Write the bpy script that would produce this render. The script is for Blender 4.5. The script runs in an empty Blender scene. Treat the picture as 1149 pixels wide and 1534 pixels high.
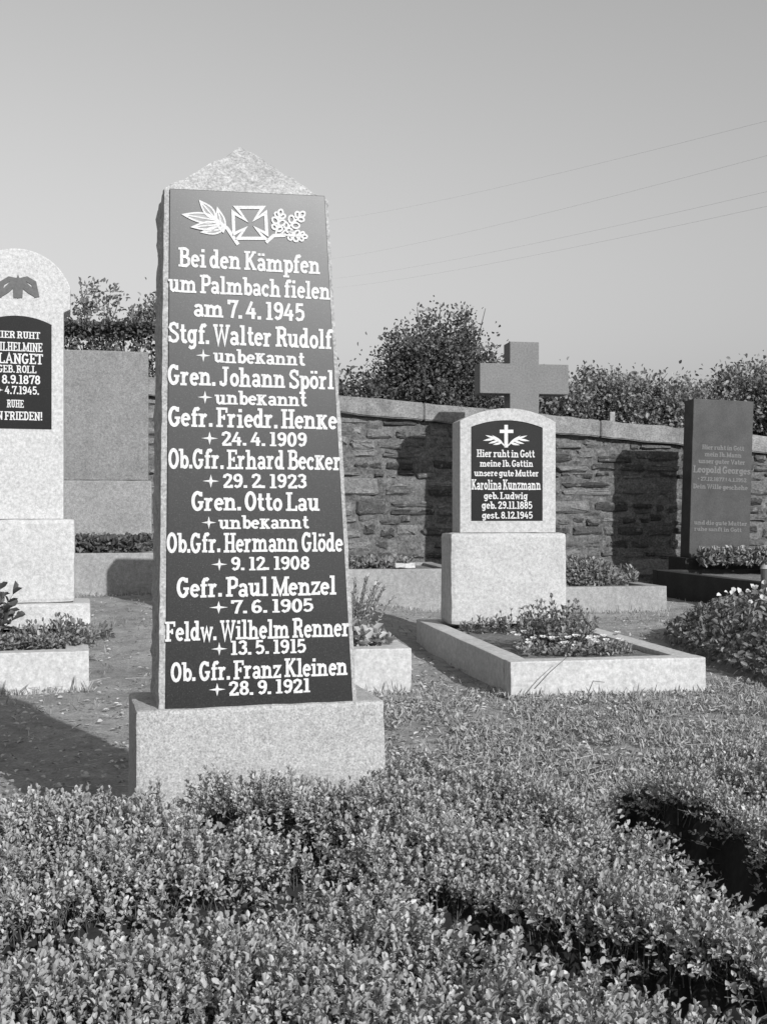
import bpy, bmesh, math, random
import numpy as np
from mathutils import Vector, Matrix, noise

random.seed(7); RNG = np.random.default_rng(11)
SC = bpy.context.scene
COL = SC.collection
R = math.radians

# ------------------------------------------------------------------ camera, sky, sun, exposure
FPX, CX, HY, CAMZ = 1700.0, 574.5, 770.0, 0.9        # focal length in photo pixels, principal column, horizon row, eye height
cam_d = bpy.data.cameras.new('camera'); cam = bpy.data.objects.new('camera', cam_d); COL.objects.link(cam)
cam_d.sensor_fit = 'VERTICAL'; cam_d.sensor_height = 24.0; cam_d.lens = 24.0 * FPX / 1534.0
cam_d.shift_y = (767.0 - HY) / 1534.0 * -1.0
cam_d.clip_start = 0.05; cam_d.clip_end = 3000
cam.location = (0, 0, CAMZ); cam.rotation_euler = (R(90), 0, 0)
SC.camera = cam

SUN_EL, SUN_AZ = 27.0, 148.0                          # elevation; compass angle from +Y clockwise
sdir = Vector((math.sin(R(SUN_AZ)) * math.cos(R(SUN_EL)), math.cos(R(SUN_AZ)) * math.cos(R(SUN_EL)), math.sin(R(SUN_EL))))
w = bpy.data.worlds.new('World'); SC.world = w; w.use_nodes = True
nt = w.node_tree; nt.nodes.clear()
sky = nt.nodes.new('ShaderNodeTexSky'); sky.sky_type = 'NISHITA'; sky.sun_disc = False
sky.sun_elevation = R(SUN_EL); sky.sun_rotation = R(SUN_AZ)
sky.air_density = 1.6; sky.dust_density = 1.6; sky.ozone_density = 1.0
sep = nt.nodes.new('ShaderNodeSeparateColor'); bw = nt.nodes.new('ShaderNodeMix'); bw.data_type = 'FLOAT'; bw.inputs[0].default_value = 0.85; bg = nt.nodes.new('ShaderNodeBackground'); wo = nt.nodes.new('ShaderNodeOutputWorld')
# the black-and-white film of the photograph sees mostly blue, a little green
nt.links.new(sky.outputs[0], sep.inputs[0]); nt.links.new(sep.outputs[1], bw.inputs[2]); nt.links.new(sep.outputs[2], bw.inputs[3])
nt.links.new(bw.outputs[0], bg.inputs[0]); nt.links.new(bg.outputs[0], wo.inputs[0])
bg.inputs[1].default_value = 0.115
sun_d = bpy.data.lights.new('sun', 'SUN'); sun = bpy.data.objects.new('sun', sun_d); COL.objects.link(sun)
sun_d.energy = 5.0; sun_d.angle = R(0.55); sun_d.color = (1, 1, 1)
sun.rotation_euler = (-sdir).to_track_quat('-Z', 'Y').to_euler()
SC.view_settings.view_transform = 'Standard'; SC.view_settings.look = 'None'
SC.view_settings.exposure = 0.0; SC.view_settings.gamma = 1.0; SC.view_settings.use_curve_mapping = False

# ------------------------------------------------------------------ materials
MATS = {}
def newmat(name):
    m = bpy.data.materials.new(name); m.use_nodes = True
    MATS[name] = m
    t = m.node_tree; b = t.nodes['Principled BSDF']
    return m, t, b
def N(t, kind, **kw):
    n = t.nodes.new('ShaderNode' + kind)
    for k, v in kw.items(): setattr(n, k, v)
    return n
def ramp(t, fac, stops):
    r = N(t, 'ValToRGB'); e = r.color_ramp.elements
    while len(e) < len(stops): e.new(0.5)
    for el, (p, v) in zip(e, stops):
        el.position = p; el.color = (v, v, v, 1)
    t.links.new(fac, r.inputs[0]); return r.outputs[0]
def tex(t, kind, scale, detail=4.0, rough=0.6, coord='Object'):
    c = N(t, 'TexCoord')
    if kind == 'noise':
        n = N(t, 'TexNoise'); n.inputs['Detail'].default_value = detail; n.inputs['Roughness'].default_value = rough
    else:
        n = N(t, 'TexVoronoi')
    n.inputs['Scale'].default_value = scale
    t.links.new(c.outputs[coord], n.inputs['Vector'])
    return n
def mix(t, a, b, fac, mode='MIX'):
    m = N(t, 'MixRGB', blend_type=mode)
    for i, v in ((0, fac), (1, a), (2, b)):
        if hasattr(v, 'links') or hasattr(v, 'is_linked'): t.links.new(v, m.inputs[i])
        elif i == 0: m.inputs[0].default_value = v
        else: m.inputs[i].default_value = (v, v, v, 1)
    return m.outputs[0]
def bump(t, b, height, strength, dist=0.01):
    n = N(t, 'Bump'); n.inputs['Strength'].default_value = strength; n.inputs['Distance'].default_value = dist
    t.links.new(height, n.inputs['Height']); t.links.new(n.outputs[0], b.inputs['Normal'])

def stone_mat(name, lo, hi, grain=140, blotch=7, grime=0.25, rough=0.85, bmp=0.5, spec=0.3):
    """speckled granite or cast stone: fine crystals, soft blotches, grime streaks"""
    m, t, b = newmat(name)
    f = tex(t, 'noise', grain, 3, 0.7); g = tex(t, 'noise', blotch, 5, 0.65); k = tex(t, 'noise', grain * 0.33, 4, 0.75)
    c1 = ramp(t, f.outputs[0], [(0.32, lo), (0.66, hi)])
    c2 = ramp(t, k.outputs[0], [(0.35, 0.72), (0.62, 1.06)])
    c3 = ramp(t, g.outputs[0], [(0.30, 1 - grime), (0.62, 1.0)])
    c = mix(t, mix(t, c1, c2, 1.0, 'MULTIPLY'), c3, 1.0, 'MULTIPLY')
    v = tex(t, 'voronoi', 16); w2 = tex(t, 'noise', 2.2, 3)                       # scattered lichen and rust spots, in patches
    spot = mix(t, ramp(t, v.outputs['Distance'], [(0.10, 1.0), (0.22, 0.0)]), ramp(t, w2.outputs[0], [(0.50, 0.0), (0.62, 0.55)]), 1.0, 'MULTIPLY')
    c = mix(t, c, lo * 0.55, spot)
    t.links.new(c, b.inputs['Base Color'])
    b.inputs['Roughness'].default_value = rough; b.inputs['Specular IOR Level'].default_value = spec
    bump(t, b, mix(t, k.outputs[0], f.outputs[0], 0.4), bmp, 0.006)
    return m
stone_mat('granite_pale', 0.24, 0.50, 190, 6, 0.14)
stone_mat('granite_shaft', 0.24, 0.48, 170, 5, 0.16)
stone_mat('granite_white', 0.38, 0.50, 150, 5, 0.10)
stone_mat('granite_bright', 0.42, 0.53, 150, 5, 0.08)
stone_mat('cast_white', 0.43, 0.54, 90, 4, 0.14, bmp=0.25)
stone_mat('cast_grey', 0.25, 0.36, 80, 3, 0.25, bmp=0.3)
stone_mat('sandstone_grey', 0.15, 0.28, 120, 3, 0.22)
stone_mat('sandstone_pale', 0.19, 0.33, 120, 3, 0.2)
stone_mat('cross_stone', 0.155, 0.21, 160, 3, 0.12, bmp=0.3)
stone_mat('slab_dark', 0.035, 0.09, 150, 4, 0.4, rough=0.6)
stone_mat('kerb_dark', 0.02, 0.05, 110, 4, 0.4, rough=0.8)
stone_mat('coping', 0.16, 0.32, 60, 3, 0.35)
stone_mat('mortar', 0.07, 0.20, 40, 6, 0.4, bmp=0.9)

def wallstone_mat():
    m, t, b = newmat('wall_stone')
    oi = N(t, 'ObjectInfo')
    base = ramp(t, oi.outputs['Random'], [(0.0, 0.05), (0.45, 0.085), (0.8, 0.13), (1.0, 0.20)])
    f = tex(t, 'noise', 38, 6, 0.75); g = tex(t, 'noise', 9, 5, 0.7)
    c = mix(t, base, ramp(t, f.outputs[0], [(0.3, 0.45), (0.7, 1.5)]), 1.0, 'MULTIPLY')
    c = mix(t, c, 0.34, ramp(t, g.outputs[0], [(0.56, 0.0), (0.70, 0.7)]))
    t.links.new(c, b.inputs['Base Color']); b.inputs['Roughness'].default_value = 0.95; b.inputs['Specular IOR Level'].default_value = 0.15
    bump(t, b, mix(t, f.outputs[0], g.outputs[0], 0.4), 1.0, 0.03)
wallstone_mat()

def polished(name, lo, hi, rough, spec, coat=0.0):
    m, t, b = newmat(name)
    f = tex(t, 'noise', 300, 2, 0.6); k = tex(t, 'voronoi', 190)
    c = mix(t, ramp(t, f.outputs[0], [(0.45, lo), (0.72, hi)]), 0.45, ramp(t, k.outputs['Distance'], [(0.0, 0.30), (0.16, 0.0)]))
    t.links.new(c, b.inputs['Base Color'])
    b.inputs['Roughness'].default_value = rough; b.inputs['Specular IOR Level'].default_value = spec
    d = tex(t, 'noise', 3.5, 5, 0.6); mr = N(t, 'MapRange'); mr.inputs[3].default_value = rough - .04; mr.inputs[4].default_value = rough + .06
    t.links.new(d.outputs[0], mr.inputs[0]); t.links.new(mr.outputs[0], b.inputs['Roughness'])
    bump(t, b, f.outputs[0], 0.03, 0.001)
polished('polished_granite', 0.006, 0.022, 0.37, 0.50)
polished('polished_black', 0.008, 0.018, 0.28, 0.25)

def plain(name, v, rough=0.7, spec=0.3, var=0.15, scale=60):
    m, t, b = newmat(name)
    f = tex(t, 'noise', scale, 4)
    t.links.new(ramp(t, f.outputs[0], [(0.3, v * (1 - var)), (0.7, v * (1 + var))]), b.inputs['Base Color'])
    b.inputs['Roughness'].default_value = rough; b.inputs['Specular IOR Level'].default_value = spec
plain('letter_white', 0.54, 0.75, 0.2, 0.22, 220); plain('letter_soft', 0.30, 0.8, 0.2, 0.1); plain('letter_grey', 0.15, 0.8, 0.2, 0.2)
plain('emblem_dark', 0.10, 0.7); plain('bark', 0.10, 0.95, 0.1, 0.4, 30); plain('dry_stem', 0.40, 0.9, 0.1, 0.3, 80)
plain('lantern_metal', 0.12, 0.5, 0.5); plain('lantern_lid', 0.35, 0.5, 0.5); plain('wire', 0.40); plain('post_wood', 0.26, 0.9, 0.1, 0.3, 20)
plain('twig_green', 0.12, 0.8)

def leaf_mat(name, lo, hi, rough=0.5, trans=0.32, spec=0.4):
    m, t, b = newmat(name)
    g = N(t, 'NewGeometry')
    c = ramp(t, g.outputs['Random Per Island'], [(0.0, lo), (0.75, (lo + hi) * 0.5), (1.0, hi)])
    t.links.new(c, b.inputs['Base Color']); b.inputs['Roughness'].default_value = rough
    b.inputs['Specular IOR Level'].default_value = spec
    tr = N(t, 'BsdfTranslucent'); t.links.new(c, tr.inputs[0])
    mx = N(t, 'MixShader'); mx.inputs[0].default_value = trans
    t.links.new(b.outputs[0], mx.inputs[1]); t.links.new(tr.outputs[0], mx.inputs[2])
    t.links.new(mx.outputs[0], t.nodes['Material Output'].inputs['Surface'])
leaf_mat('box_leaf', 0.26, 0.60, 0.42); leaf_mat('bush_leaf', 0.075, 0.19, 0.6); leaf_mat('hedge_leaf', 0.13, 0.36, 0.55)
leaf_mat('plant_leaf', 0.16, 0.42, 0.5); leaf_mat('cushion_leaf', 0.14, 0.36, 0.55); leaf_mat('grass_blade', 0.20, 0.55, 0.7, 0.3, 0.2)
leaf_mat('petal', 0.60, 0.85, 0.7, 0.3, 0.2); leaf_mat('mound_leaf', 0.12, 0.34, 0.5); leaf_mat('litter', 0.28, 0.6, 0.9, 0.1, 0.1)
leaf_mat('pale_leaf', 0.28, 0.62, 0.6); leaf_mat('tree_leaf', 0.16, 0.30, 0.6)

def ground_mat():
    m, t, b = newmat('ground_soil')
    f = tex(t, 'noise', 9, 8, 0.72); g = tex(t, 'noise', 90, 4, 0.7); k = tex(t, 'noise', 1.1, 4, 0.5)
    c = mix(t, ramp(t, f.outputs[0], [(0.3, 0.22), (0.7, 0.44)]), ramp(t, g.outputs[0], [(0.3, 0.6), (0.7, 1.2)]), 1.0, 'MULTIPLY')
    c = mix(t, c, ramp(t, k.outputs[0], [(0.35, 0.8), (0.65, 1.15)]), 1.0, 'MULTIPLY')
    t.links.new(c, b.inputs['Base Color']); b.inputs['Roughness'].default_value = 0.97; b.inputs['Specular IOR Level'].default_value = 0.1
    bump(t, b, mix(t, f.outputs[0], g.outputs[0], 0.5), 1.0, 0.025)
    m, t, b = newmat('bed_soil')
    f = tex(t, 'noise', 40, 8, 0.75)
    t.links.new(ramp(t, f.outputs[0], [(0.3, 0.10), (0.7, 0.27)]), b.inputs['Base Color']); b.inputs['Roughness'].default_value = 1.0
    bump(t, b, f.outputs[0], 1.0, 0.03)
    m, t, b = newmat('hedge_shade_floor')  # deep shade of the hedge gaps is put into this near-black colour
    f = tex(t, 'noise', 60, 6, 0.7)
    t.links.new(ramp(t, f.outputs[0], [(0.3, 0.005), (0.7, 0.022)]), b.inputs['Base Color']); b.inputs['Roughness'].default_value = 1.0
ground_mat()

# ------------------------------------------------------------------ scene-graph helpers
def tag(o, label=None, cat=None, group=None, kind=None):
    for k, v in (('label', label), ('category', cat), ('group', group), ('kind', kind)):
        if v: o[k] = v
    return o
def thing(name, loc, rz, label, cat, group=None, lean=0.0):
    o = bpy.data.objects.new(name, None); COL.objects.link(o)
    o.empty_display_size = 0.1
    o.matrix_world = Matrix.Translation(loc) @ Matrix.Rotation(R(rz), 4, 'Z') @ Matrix.Rotation(R(lean), 4, 'Y')
    return tag(o, label, cat, group)
def link(name, me, mat, parent=None):
    o = bpy.data.objects.new(name, me); COL.objects.link(o)
    if mat and not me.materials: me.materials.append(MATS[mat])
    if parent: o.parent = parent
    return o
def bm_obj(name, bm, mat, parent=None, smooth=False):
    me = bpy.data.meshes.new(name); bm.normal_update(); bm.to_mesh(me); bm.free()
    if smooth: me.polygons.foreach_set('use_smooth', [True] * len(me.polygons))
    return link(name, me, mat, parent)
def np_mesh(name, V, F, smooth=False):
    """V (n,3) floats, F (m,k) ints"""
    me = bpy.data.meshes.new(name); V = np.asarray(V, np.float32); F = np.asarray(F, np.int32); k = F.shape[1]
    me.vertices.add(len(V)); me.vertices.foreach_set('co', V.ravel())
    me.loops.add(F.size); me.loops.foreach_set('vertex_index', F.ravel())
    me.polygons.add(len(F)); me.polygons.foreach_set('loop_start', np.arange(len(F), dtype=np.int32) * k)
    me.polygons.foreach_set('loop_total', np.full(len(F), k, np.int32))
    me.update(calc_edges=True); me.validate()
    if smooth: me.polygons.foreach_set('use_smooth', [True] * len(F))
    return me

def nz(v, s=1.0): return noise.noise(Vector(v) * s)
def block(name, mat, parent, x0, x1, y0, y1, z0, z1, bev=0.008, rough=0.0, cuts=0, seed=0.0):
    """a dressed stone block with worn arrises"""
    bm = bmesh.new(); bmesh.ops.create_cube(bm, size=1.0)
    for v in bm.verts:
        v.co = Vector(((x0 + x1) / 2 + v.co.x * (x1 - x0), (y0 + y1) / 2 + v.co.y * (y1 - y0), (z0 + z1) / 2 + v.co.z * (z1 - z0)))
    if cuts: bmesh.ops.subdivide_edges(bm, edges=bm.edges[:], cuts=cuts, use_grid_fill=True)
    sharp = [e for e in bm.edges if len(e.link_faces) == 2 and e.calc_face_angle(0) > 0.5]
    if bev: bmesh.ops.bevel(bm, geom=sharp, offset=bev, segments=2, affect='EDGES', profile=0.6)
    if rough:
        for v in bm.verts:
            p = v.co + Vector((seed, seed * 1.7, 0))
            v.co += Vector((nz(p, 9), nz(p + Vector((5, 1, 9)), 9), nz(p + Vector((1, 8, 3)), 9))) * rough
            v.co += Vector((nz(p, 37), nz(p + Vector((5, 1, 9)), 37), nz(p + Vector((1, 8, 3)), 37))) * rough * .6
    return bm_obj(name, bm, mat, parent)
def prism(name, mat, parent, outline, y0, y1, bev=0.006):
    """an outline in (x,z) given thickness from y0 (front) to y1 (back)"""
    bm = bmesh.new()
    a = [bm.verts.new((x, y0, z)) for x, z in outline]; b = [bm.verts.new((x, y1, z)) for x, z in outline]
    n = len(a)
    bm.faces.new(a); bm.faces.new(b[::-1])
    for i in range(n): bm.faces.new((a[i], b[i], b[(i + 1) % n], a[(i + 1) % n]))
    bmesh.ops.recalc_face_normals(bm, faces=bm.faces[:])
    if bev:
        sh = [e for e in bm.edges if len(e.link_faces) == 2 and e.calc_face_angle(0) > 0.7]
        bmesh.ops.bevel(bm, geom=sh, offset=bev, segments=2, affect='EDGES', profile=0.6)
    return bm_obj(name, bm, mat, parent)
def ring(name, mat, parent, outer, inner, y0, y1):
    """a raised border between two outlines with the same number of points"""
    bm = bmesh.new(); n = len(outer)
    L = [[bm.verts.new((x, y, z)) for x, z in pts] for pts, y in ((outer, y1), (outer, y0), (inner, y0), (inner, y1))]
    for k in range(3):
        for i in range(n):
            j = (i + 1) % n
            bm.faces.new((L[k][i], L[k][j], L[k + 1][j], L[k + 1][i]))
    bmesh.ops.recalc_face_normals(bm, faces=bm.faces[:])
    return bm_obj(name, bm, mat, parent)
def tube(bm, pts, r0, r1=None, n=6):
    r1 = r0 if r1 is None else r1; rings = []
    pts = [Vector(p) for p in pts]
    for i, p in enumerate(pts):
        d = (pts[min(i + 1, len(pts) - 1)] - pts[max(i - 1, 0)]).normalized()
        u = d.orthogonal().normalized(); v = d.cross(u); r = r0 + (r1 - r0) * i / max(1, len(pts) - 1)
        rings.append([bm.verts.new(p + (u * math.cos(a) + v * math.sin(a)) * r) for a in (2 * math.pi * k / n for k in range(n))])
    for a, b in zip(rings, rings[1:]):
        # match the ring start so that the tube does not twist
        k0 = min(range(n), key=lambda k: (b[k].co - a[0].co).length)
        b[:] = b[k0:] + b[:k0]
        for k in range(n): bm.faces.new((a[k], a[(k + 1) % n], b[(k + 1) % n], b[k]))
    bm.faces.new(rings[0][::-1]); bm.faces.new(rings[-1])

# ------------------------------------------------------------------ ground
def ss(t): t = np.clip(t, 0, 1); return t * t * (3 - 2 * t)
def gz(x, y): return 0.20 * ss((np.asarray(y) - 6.4) / 3.0) * ss((0.7 - np.asarray(x)) / 1.7)
def ground():
    def axis(lo, hi, step, far):
        c = np.arange(lo, hi + 1e-6, step); e = far ** np.linspace(0.0, 1.0, 14)[1:]
        return np.concatenate([(lo - e)[::-1], c, hi + e])
    xs = axis(-5, 6, 0.07, 1200.0); ys = axis(-1, 15, 0.07, 1200.0)
    X, Y = np.meshgrid(xs, ys, indexing='ij')
    Z = gz(X, Y)
    near = (np.abs(X) < 8) & (Y > 0) & (Y < 15)
    flat = [0.018 * noise.noise((x * 2.3, y * 2.3, 0)) + 0.008 * noise.noise((x * 9, y * 9, 3)) if k else 0.0 for x, y, k in zip(X.ravel(), Y.ravel(), near.ravel())]
    Z = Z + np.array(flat).reshape(Z.shape) - 0.012
    V = np.stack([X, Y, Z], -1).reshape(-1, 3); ny = len(ys)
    I = (np.arange(len(xs) - 1)[:, None] * ny + np.arange(ny - 1)[None]).ravel()
    F = np.stack([I, I + ny, I + ny + 1, I + 1], 1)
    o = link('ground', np_mesh('ground', V, F, True), 'ground_soil'); tag(o, kind='structure')
ground()

# ------------------------------------------------------------------ lettering: a bold slab-serif alphabet drawn with strokes
W_, T_ = 0.17, 0.11
def arc(cx, cy, rx, ry, a0, a1, n=12):
    return [(cx + rx * math.cos(R(a0 + (a1 - a0) * i / n)), cy + ry * math.sin(R(a0 + (a1 - a0) * i / n))) for i in range(n + 1)]
def V_(x, y0, y1, foot='b', head='l'):
    s = [([(x, y0), (x, y1)], W_)]
    for end, y, k in ((foot, y0 + T_ / 2, 0), (head, y1 - T_ / 2, 1)):
        if end == 'b': s.append(([(x - .19, y), (x + .19, y)], T_))
        if end == 'l': s.append(([(x - .19, y), (x, y)], T_))
        if end == 'r': s.append(([(x, y), (x + .19, y)], T_))
    return s
XH = 0.68
def archn(x0, x1, foot=True):
    s = [([(x0, .42), (x0 + .06, .53), ((x0 + x1) / 2 + .03, .60), (x1 - .03, .54), (x1, .43), (x1, 0)], W_ * .92)]
    if foot: s.append(([(x1 - .17, T_ / 2), (x1 + .17, T_ / 2)], T_))
    return s
def bowl(cx, rx=.17, cy=.335, ry=.265): return [(arc(cx, cy, rx, ry, 0, 360, 16), W_ * .92)]
def glyphs():
    G = {}
    G['n'] = (V_(.18, 0, XH) + archn(.18, .54), .74)
    G['m'] = (V_(.18, 0, XH) + archn(.18, .52) + archn(.52, .86), 1.06)
    G['u'] = (V_(.16, .25, XH, None, 'l') + [([(.16, .3), (.17, .15), (.27, .07), (.40, .12), (.50, .26)], W_ * .9)] + V_(.50, 0, XH, 'r', 'l'), .70)
    G['r'] = (V_(.18, 0, XH) + [([(.18, .40), (.26, .55), (.36, .61), (.45, .56)], W_ * .9)], .54)
    G['i'] = (V_(.20, 0, XH) + [([(.20, .80), (.20, .97)], W_ * 1.1)], .40)
    G['l'] = (V_(.20, 0, 1.0), .40)
    G['h'] = (V_(.18, 0, 1.0) + archn(.18, .54), .74)
    G['b'] = (V_(.18, .02, 1.0, None, 'l') + bowl(.36), .62)
    G['d'] = (bowl(.26) + V_(.44, 0, 1.0, 'r', 'l'), .64)
    G['p'] = (V_(.18, -.27, XH) + bowl(.36), .62)
    G['g'] = (bowl(.26) + [([(.44, XH), (.44, -.08), (.36, -.20), (.22, -.23), (.10, -.16)], W_ * .9), ([(.44, XH - .05), (.58, XH - .05)], T_)], .60)
    G['a'] = ([([(.09, .50), (.16, .59), (.28, .61), (.38, .57), (.43, .46), (.43, .10), (.54, .06)], W_ * .9), (arc(.25, .19, .16, .14, 0, 360, 14), W_ * .8)], .58)
    G['e'] = ([(arc(.27, .335, .19, .265, 0, 318, 18), W_ * .9), ([(.09, .36), (.46, .36)], T_)], .54)
    G['c'] = ([(arc(.27, .335, .19, .265, 40, 320, 16), W_ * .92), ([(.40, .50), (.44, .46)], W_)], .52)
    G['o'] = (bowl(.28, .19), .56)
    G['s'] = ([([(.41, .48), (.36, .58), (.24, .61), (.12, .55), (.12, .44), (.24, .36), (.38, .29), (.42, .18), (.34, .09), (.20, .06), (.10, .12), (.08, .2)], W_ * .8)], .50)
    G['t'] = ([([(.20, .92), (.20, .20), (.26, .09), (.36, .08), (.42, .14)], W_), ([(.04, .62), (.40, .62)], T_)], .46)
    G['f'] = ([([(.20, 0), (.20, .78), (.27, .91), (.40, .93), (.47, .86)], W_), ([(.04, .62), (.40, .62)], T_), ([(.03, T_ / 2), (.38, T_ / 2)], T_)], .46)
    G['k'] = (V_(.18, 0, .76, 'b', 'b') + [([(.22, .33), (.50, .70)], W_ * .8), ([(.30, .42), (.54, .04)], W_), ([(.40, .70), (.62, .70)], T_), ([(.42, .05), (.66, .05)], T_)], .70)
    G['w'] = ([([(.10, XH), (.24, .06), (.40, .58), (.56, .06), (.70, XH)], W_ * .85), ([(.0, .63), (.22, .63)], T_), ([(.60, .63), (.80, .63)], T_)], .80)
    G['z'] = ([([(.08, .50), (.08, .62), (.44, .62), (.08, .06), (.46, .06), (.46, .20)], T_ * 1.15)], .54)
    for ch, base in (('ä', 'a'), ('ö', 'o'), ('ü', 'u')):
        G[ch] = (G[base][0] + [([(.15, .80), (.15, .94)], W_), ([(.39, .80), (.39, .94)], W_)], G[base][1])
    # capitals
    G['B'] = (V_(.18, 0, 1, 'l', 'l') + [([(.18, .945), (.42, .945), (.54, .86), (.54, .66), (.42, .54), (.2, .54)], W_ * .85), ([(.2, .53), (.46, .53), (.60, .42), (.60, .17), (.46, .055), (.18, .055)], W_ * .9)], .72)
    G['P'] = (V_(.18, 0, 1, 'b', 'l') + [([(.18, .945), (.44, .945), (.58, .85), (.58, .58), (.44, .47), (.2, .47)], W_ * .9)], .68)
    G['R'] = (V_(.18, 0, 1, 'b', 'l') + [([(.18, .945), (.42, .945), (.56, .86), (.56, .62), (.42, .52), (.2, .52)], W_ * .9), ([(.34, .5), (.50, .38), (.56, .10), (.70, .06)], W_)], .74)
    G['K'] = (V_(.18, 0, 1, 'b', 'b') + [([(.22, .42), (.58, .94)], W_ * .75), ([(.33, .56), (.62, .04)], W_), ([(.46, .945), (.72, .945)], T_), ([(.50, .055), (.76, .055)], T_)], .78)
    G['S'] = ([([(.54, .72), (.50, .86), (.34, .94), (.17, .88), (.11, .73), (.20, .59), (.40, .48), (.54, .37), (.56, .22), (.46, .09), (.30, .06), (.15, .12), (.09, .27)], W_ * .85), ([(.54, .68), (.54, .96)], T_), ([(.09, .04), (.09, .32)], T_)], .66)
    G['W'] = ([([(.12, .97), (.31, .06), (.50, .84), (.69, .06), (.88, .97)], W_ * .88), ([(.0, .945), (.28, .945)], T_), ([(.74, .945), (1.0, .945)], T_), ([(.38, .945), (.6, .945)], T_)], 1.0)
    G['G'] = ([(arc(.34, .5, .25, .44, 42, 318, 18), W_), ([(.54, .16), (.54, .44)], W_), ([(.36, .44), (.68, .44)], T_), ([(.55, .74), (.55, .98)], T_)], .72)
    G['J'] = (V_(.40, .25, 1, None, 'b') + [([(.40, .30), (.38, .12), (.26, .06), (.13, .11), (.11, .26)], W_ * .9)], .64)
    G['O'] = ([(arc(.34, .5, .24, .44, 0, 360, 20), W_)], .68)
    G['E'] = (V_(.18, 0, 1, 'l', 'l') + [([(.18, .945), (.58, .945), (.58, .76)], T_), ([(.18, .055), (.60, .055), (.60, .25)], T_), ([(.18, .5), (.44, .5)], T_), ([(.44, .37), (.44, .63)], T_)], .68)
    G['F'] = (V_(.18, 0, 1, 'b', 'l') + [([(.18, .945), (.58, .945), (.58, .74)], T_), ([(.18, .5), (.44, .5)], T_), ([(.44, .37), (.44, .63)], T_)], .64)
    G['H'] = (V_(.19, 0, 1, 'b', 'b') + V_(.61, 0, 1, 'b', 'b') + [([(.19, .5), (.61, .5)], T_)], .80)
    G['L'] = (V_(.19, 0, 1, 'l', 'b') + [([(.18, .055), (.60, .055), (.60, .28)], T_)], .68)
    G['M'] = (V_(.17, 0, 1, 'b', 'l') + V_(.79, 0, 1, 'b', 'r') + [([(.17, .95), (.48, .12), (.79, .95)], W_ * .8)], .96)
    G['N'] = (V_(.17, 0, 1, 'b', 'l') + V_(.61, 0, 1, None, 'b') + [([(.17, .95), (.61, .05)], W_ * .8)], .80)
    G['U'] = (V_(.18, .25, 1, None, 'b') + [([(.18, .3), (.21, .13), (.36, .06), (.52, .13), (.55, .3)], W_ * .9)] + V_(.55, .25, 1, None, 'b'), .74)
    G['T'] = (V_(.33, 0, 1, 'b', None) + [([(.06, .76), (.06, .945), (.60, .945), (.60, .76)], T_)], .66)
    G['A'] = ([([(.12, .03), (.38, .97), (.64, .03)], W_ * .85), ([(.22, .33), (.55, .33)], T_), ([(.0, .055), (.27, .055)], T_), ([(.5, .055), (.78, .055)], T_)], .78)
    G['I'] = (V_(.21, 0, 1, 'b', 'b'), .42)
    G['D'] = (V_(.18, 0, 1, 'l', 'l') + [([(.18, .945), (.38, .945), (.54, .82), (.58, .5), (.54, .18), (.38, .055), (.18, .055)], W_ * .9)], .70)
    G['V'] = ([([(.11, .97), (.36, .06), (.61, .97)], W_ * .88), ([(.0, .945), (.26, .945)], T_), ([(.48, .945), (.74, .945)], T_)], .74)
    # figures and signs
    G['0'] = ([(arc(.28, .5, .19, .44, 0, 360, 20), W_ * .95)], .58)
    G['1'] = (V_(.24, 0, 1, 'b', 'l'), .44)
    G['2'] = ([([(.10, .70), (.13, .86), (.28, .94), (.44, .86), (.46, .68), (.36, .48), (.10, .10)], W_ * .9), ([(.06, .07), (.50, .07), (.50, .22)], T_ * 1.4)], .58)
    G['3'] = ([([(.10, .80), (.18, .91), (.32, .94), (.45, .84), (.44, .64), (.28, .53)], W_ * .9), ([(.26, .53), (.46, .42), (.48, .2), (.34, .07), (.18, .08), (.08, .22)], W_ * .9)], .58)
    G['4'] = ([([(.34, .97), (.08, .32), (.56, .32)], T_ * 1.2), ([(.40, .62), (.40, .0)], W_)], .62)
    G['5'] = ([([(.46, .92), (.14, .92), (.12, .53), (.28, .60), (.44, .52), (.48, .30), (.38, .10), (.20, .06), (.08, .18)], W_ * .85)], .58)
    G['6'] = ([([(.46, .82), (.34, .93), (.20, .86), (.11, .62), (.10, .30)], W_ * .9), (arc(.29, .29, .18, .22, 0, 360, 16), W_ * .9)], .58)
    G['7'] = ([([(.07, .74), (.07, .92), (.50, .92), (.34, .5), (.24, 0)], W_ * .85)], .56)
    G['8'] = ([(arc(.29, .72, .155, .20, 0, 360, 16), W_ * .9), (arc(.29, .28, .185, .22, 0, 360, 16), W_ * .9)], .58)
    G['9'] = ([([(.12, .18), (.24, .07), (.38, .14), (.47, .38), (.48, .70)], W_ * .9), (arc(.29, .71, .18, .22, 0, 360, 16), W_ * .9)], .58)
    G['.'] = ([([(.12, 0), (.12, .19)], .19)], .24)
    G[','] = ([([(.14, .16), (.08, -.12)], .15)], .24)
    G['!'] = ([([(.14, .32), (.14, 1.0)], .17), ([(.14, 0), (.14, .19)], .19)], .28)
    G['*'] = ([([(.02, .5), (.38, .5)], .09), ([(.11, .3), (.29, .7)], .09), ([(.29, .3), (.11, .7)], .09)], .42)
    G['†'] = ([([(.2, .1), (.2, 1)], .13), ([(.04, .7), (.36, .7)], .12)], .42)
    r, q = .47, .115
    star = []
    for k in range(8):
        a = R(45 * k); d = r if k % 2 == 0 else q
        star.append((.42 + d * math.cos(a), .47 + d * math.sin(a)))
    G['+'] = ([('poly', star)], .86)
    G[' '] = ([], .20)
    return G
GLY = glyphs()
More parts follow.
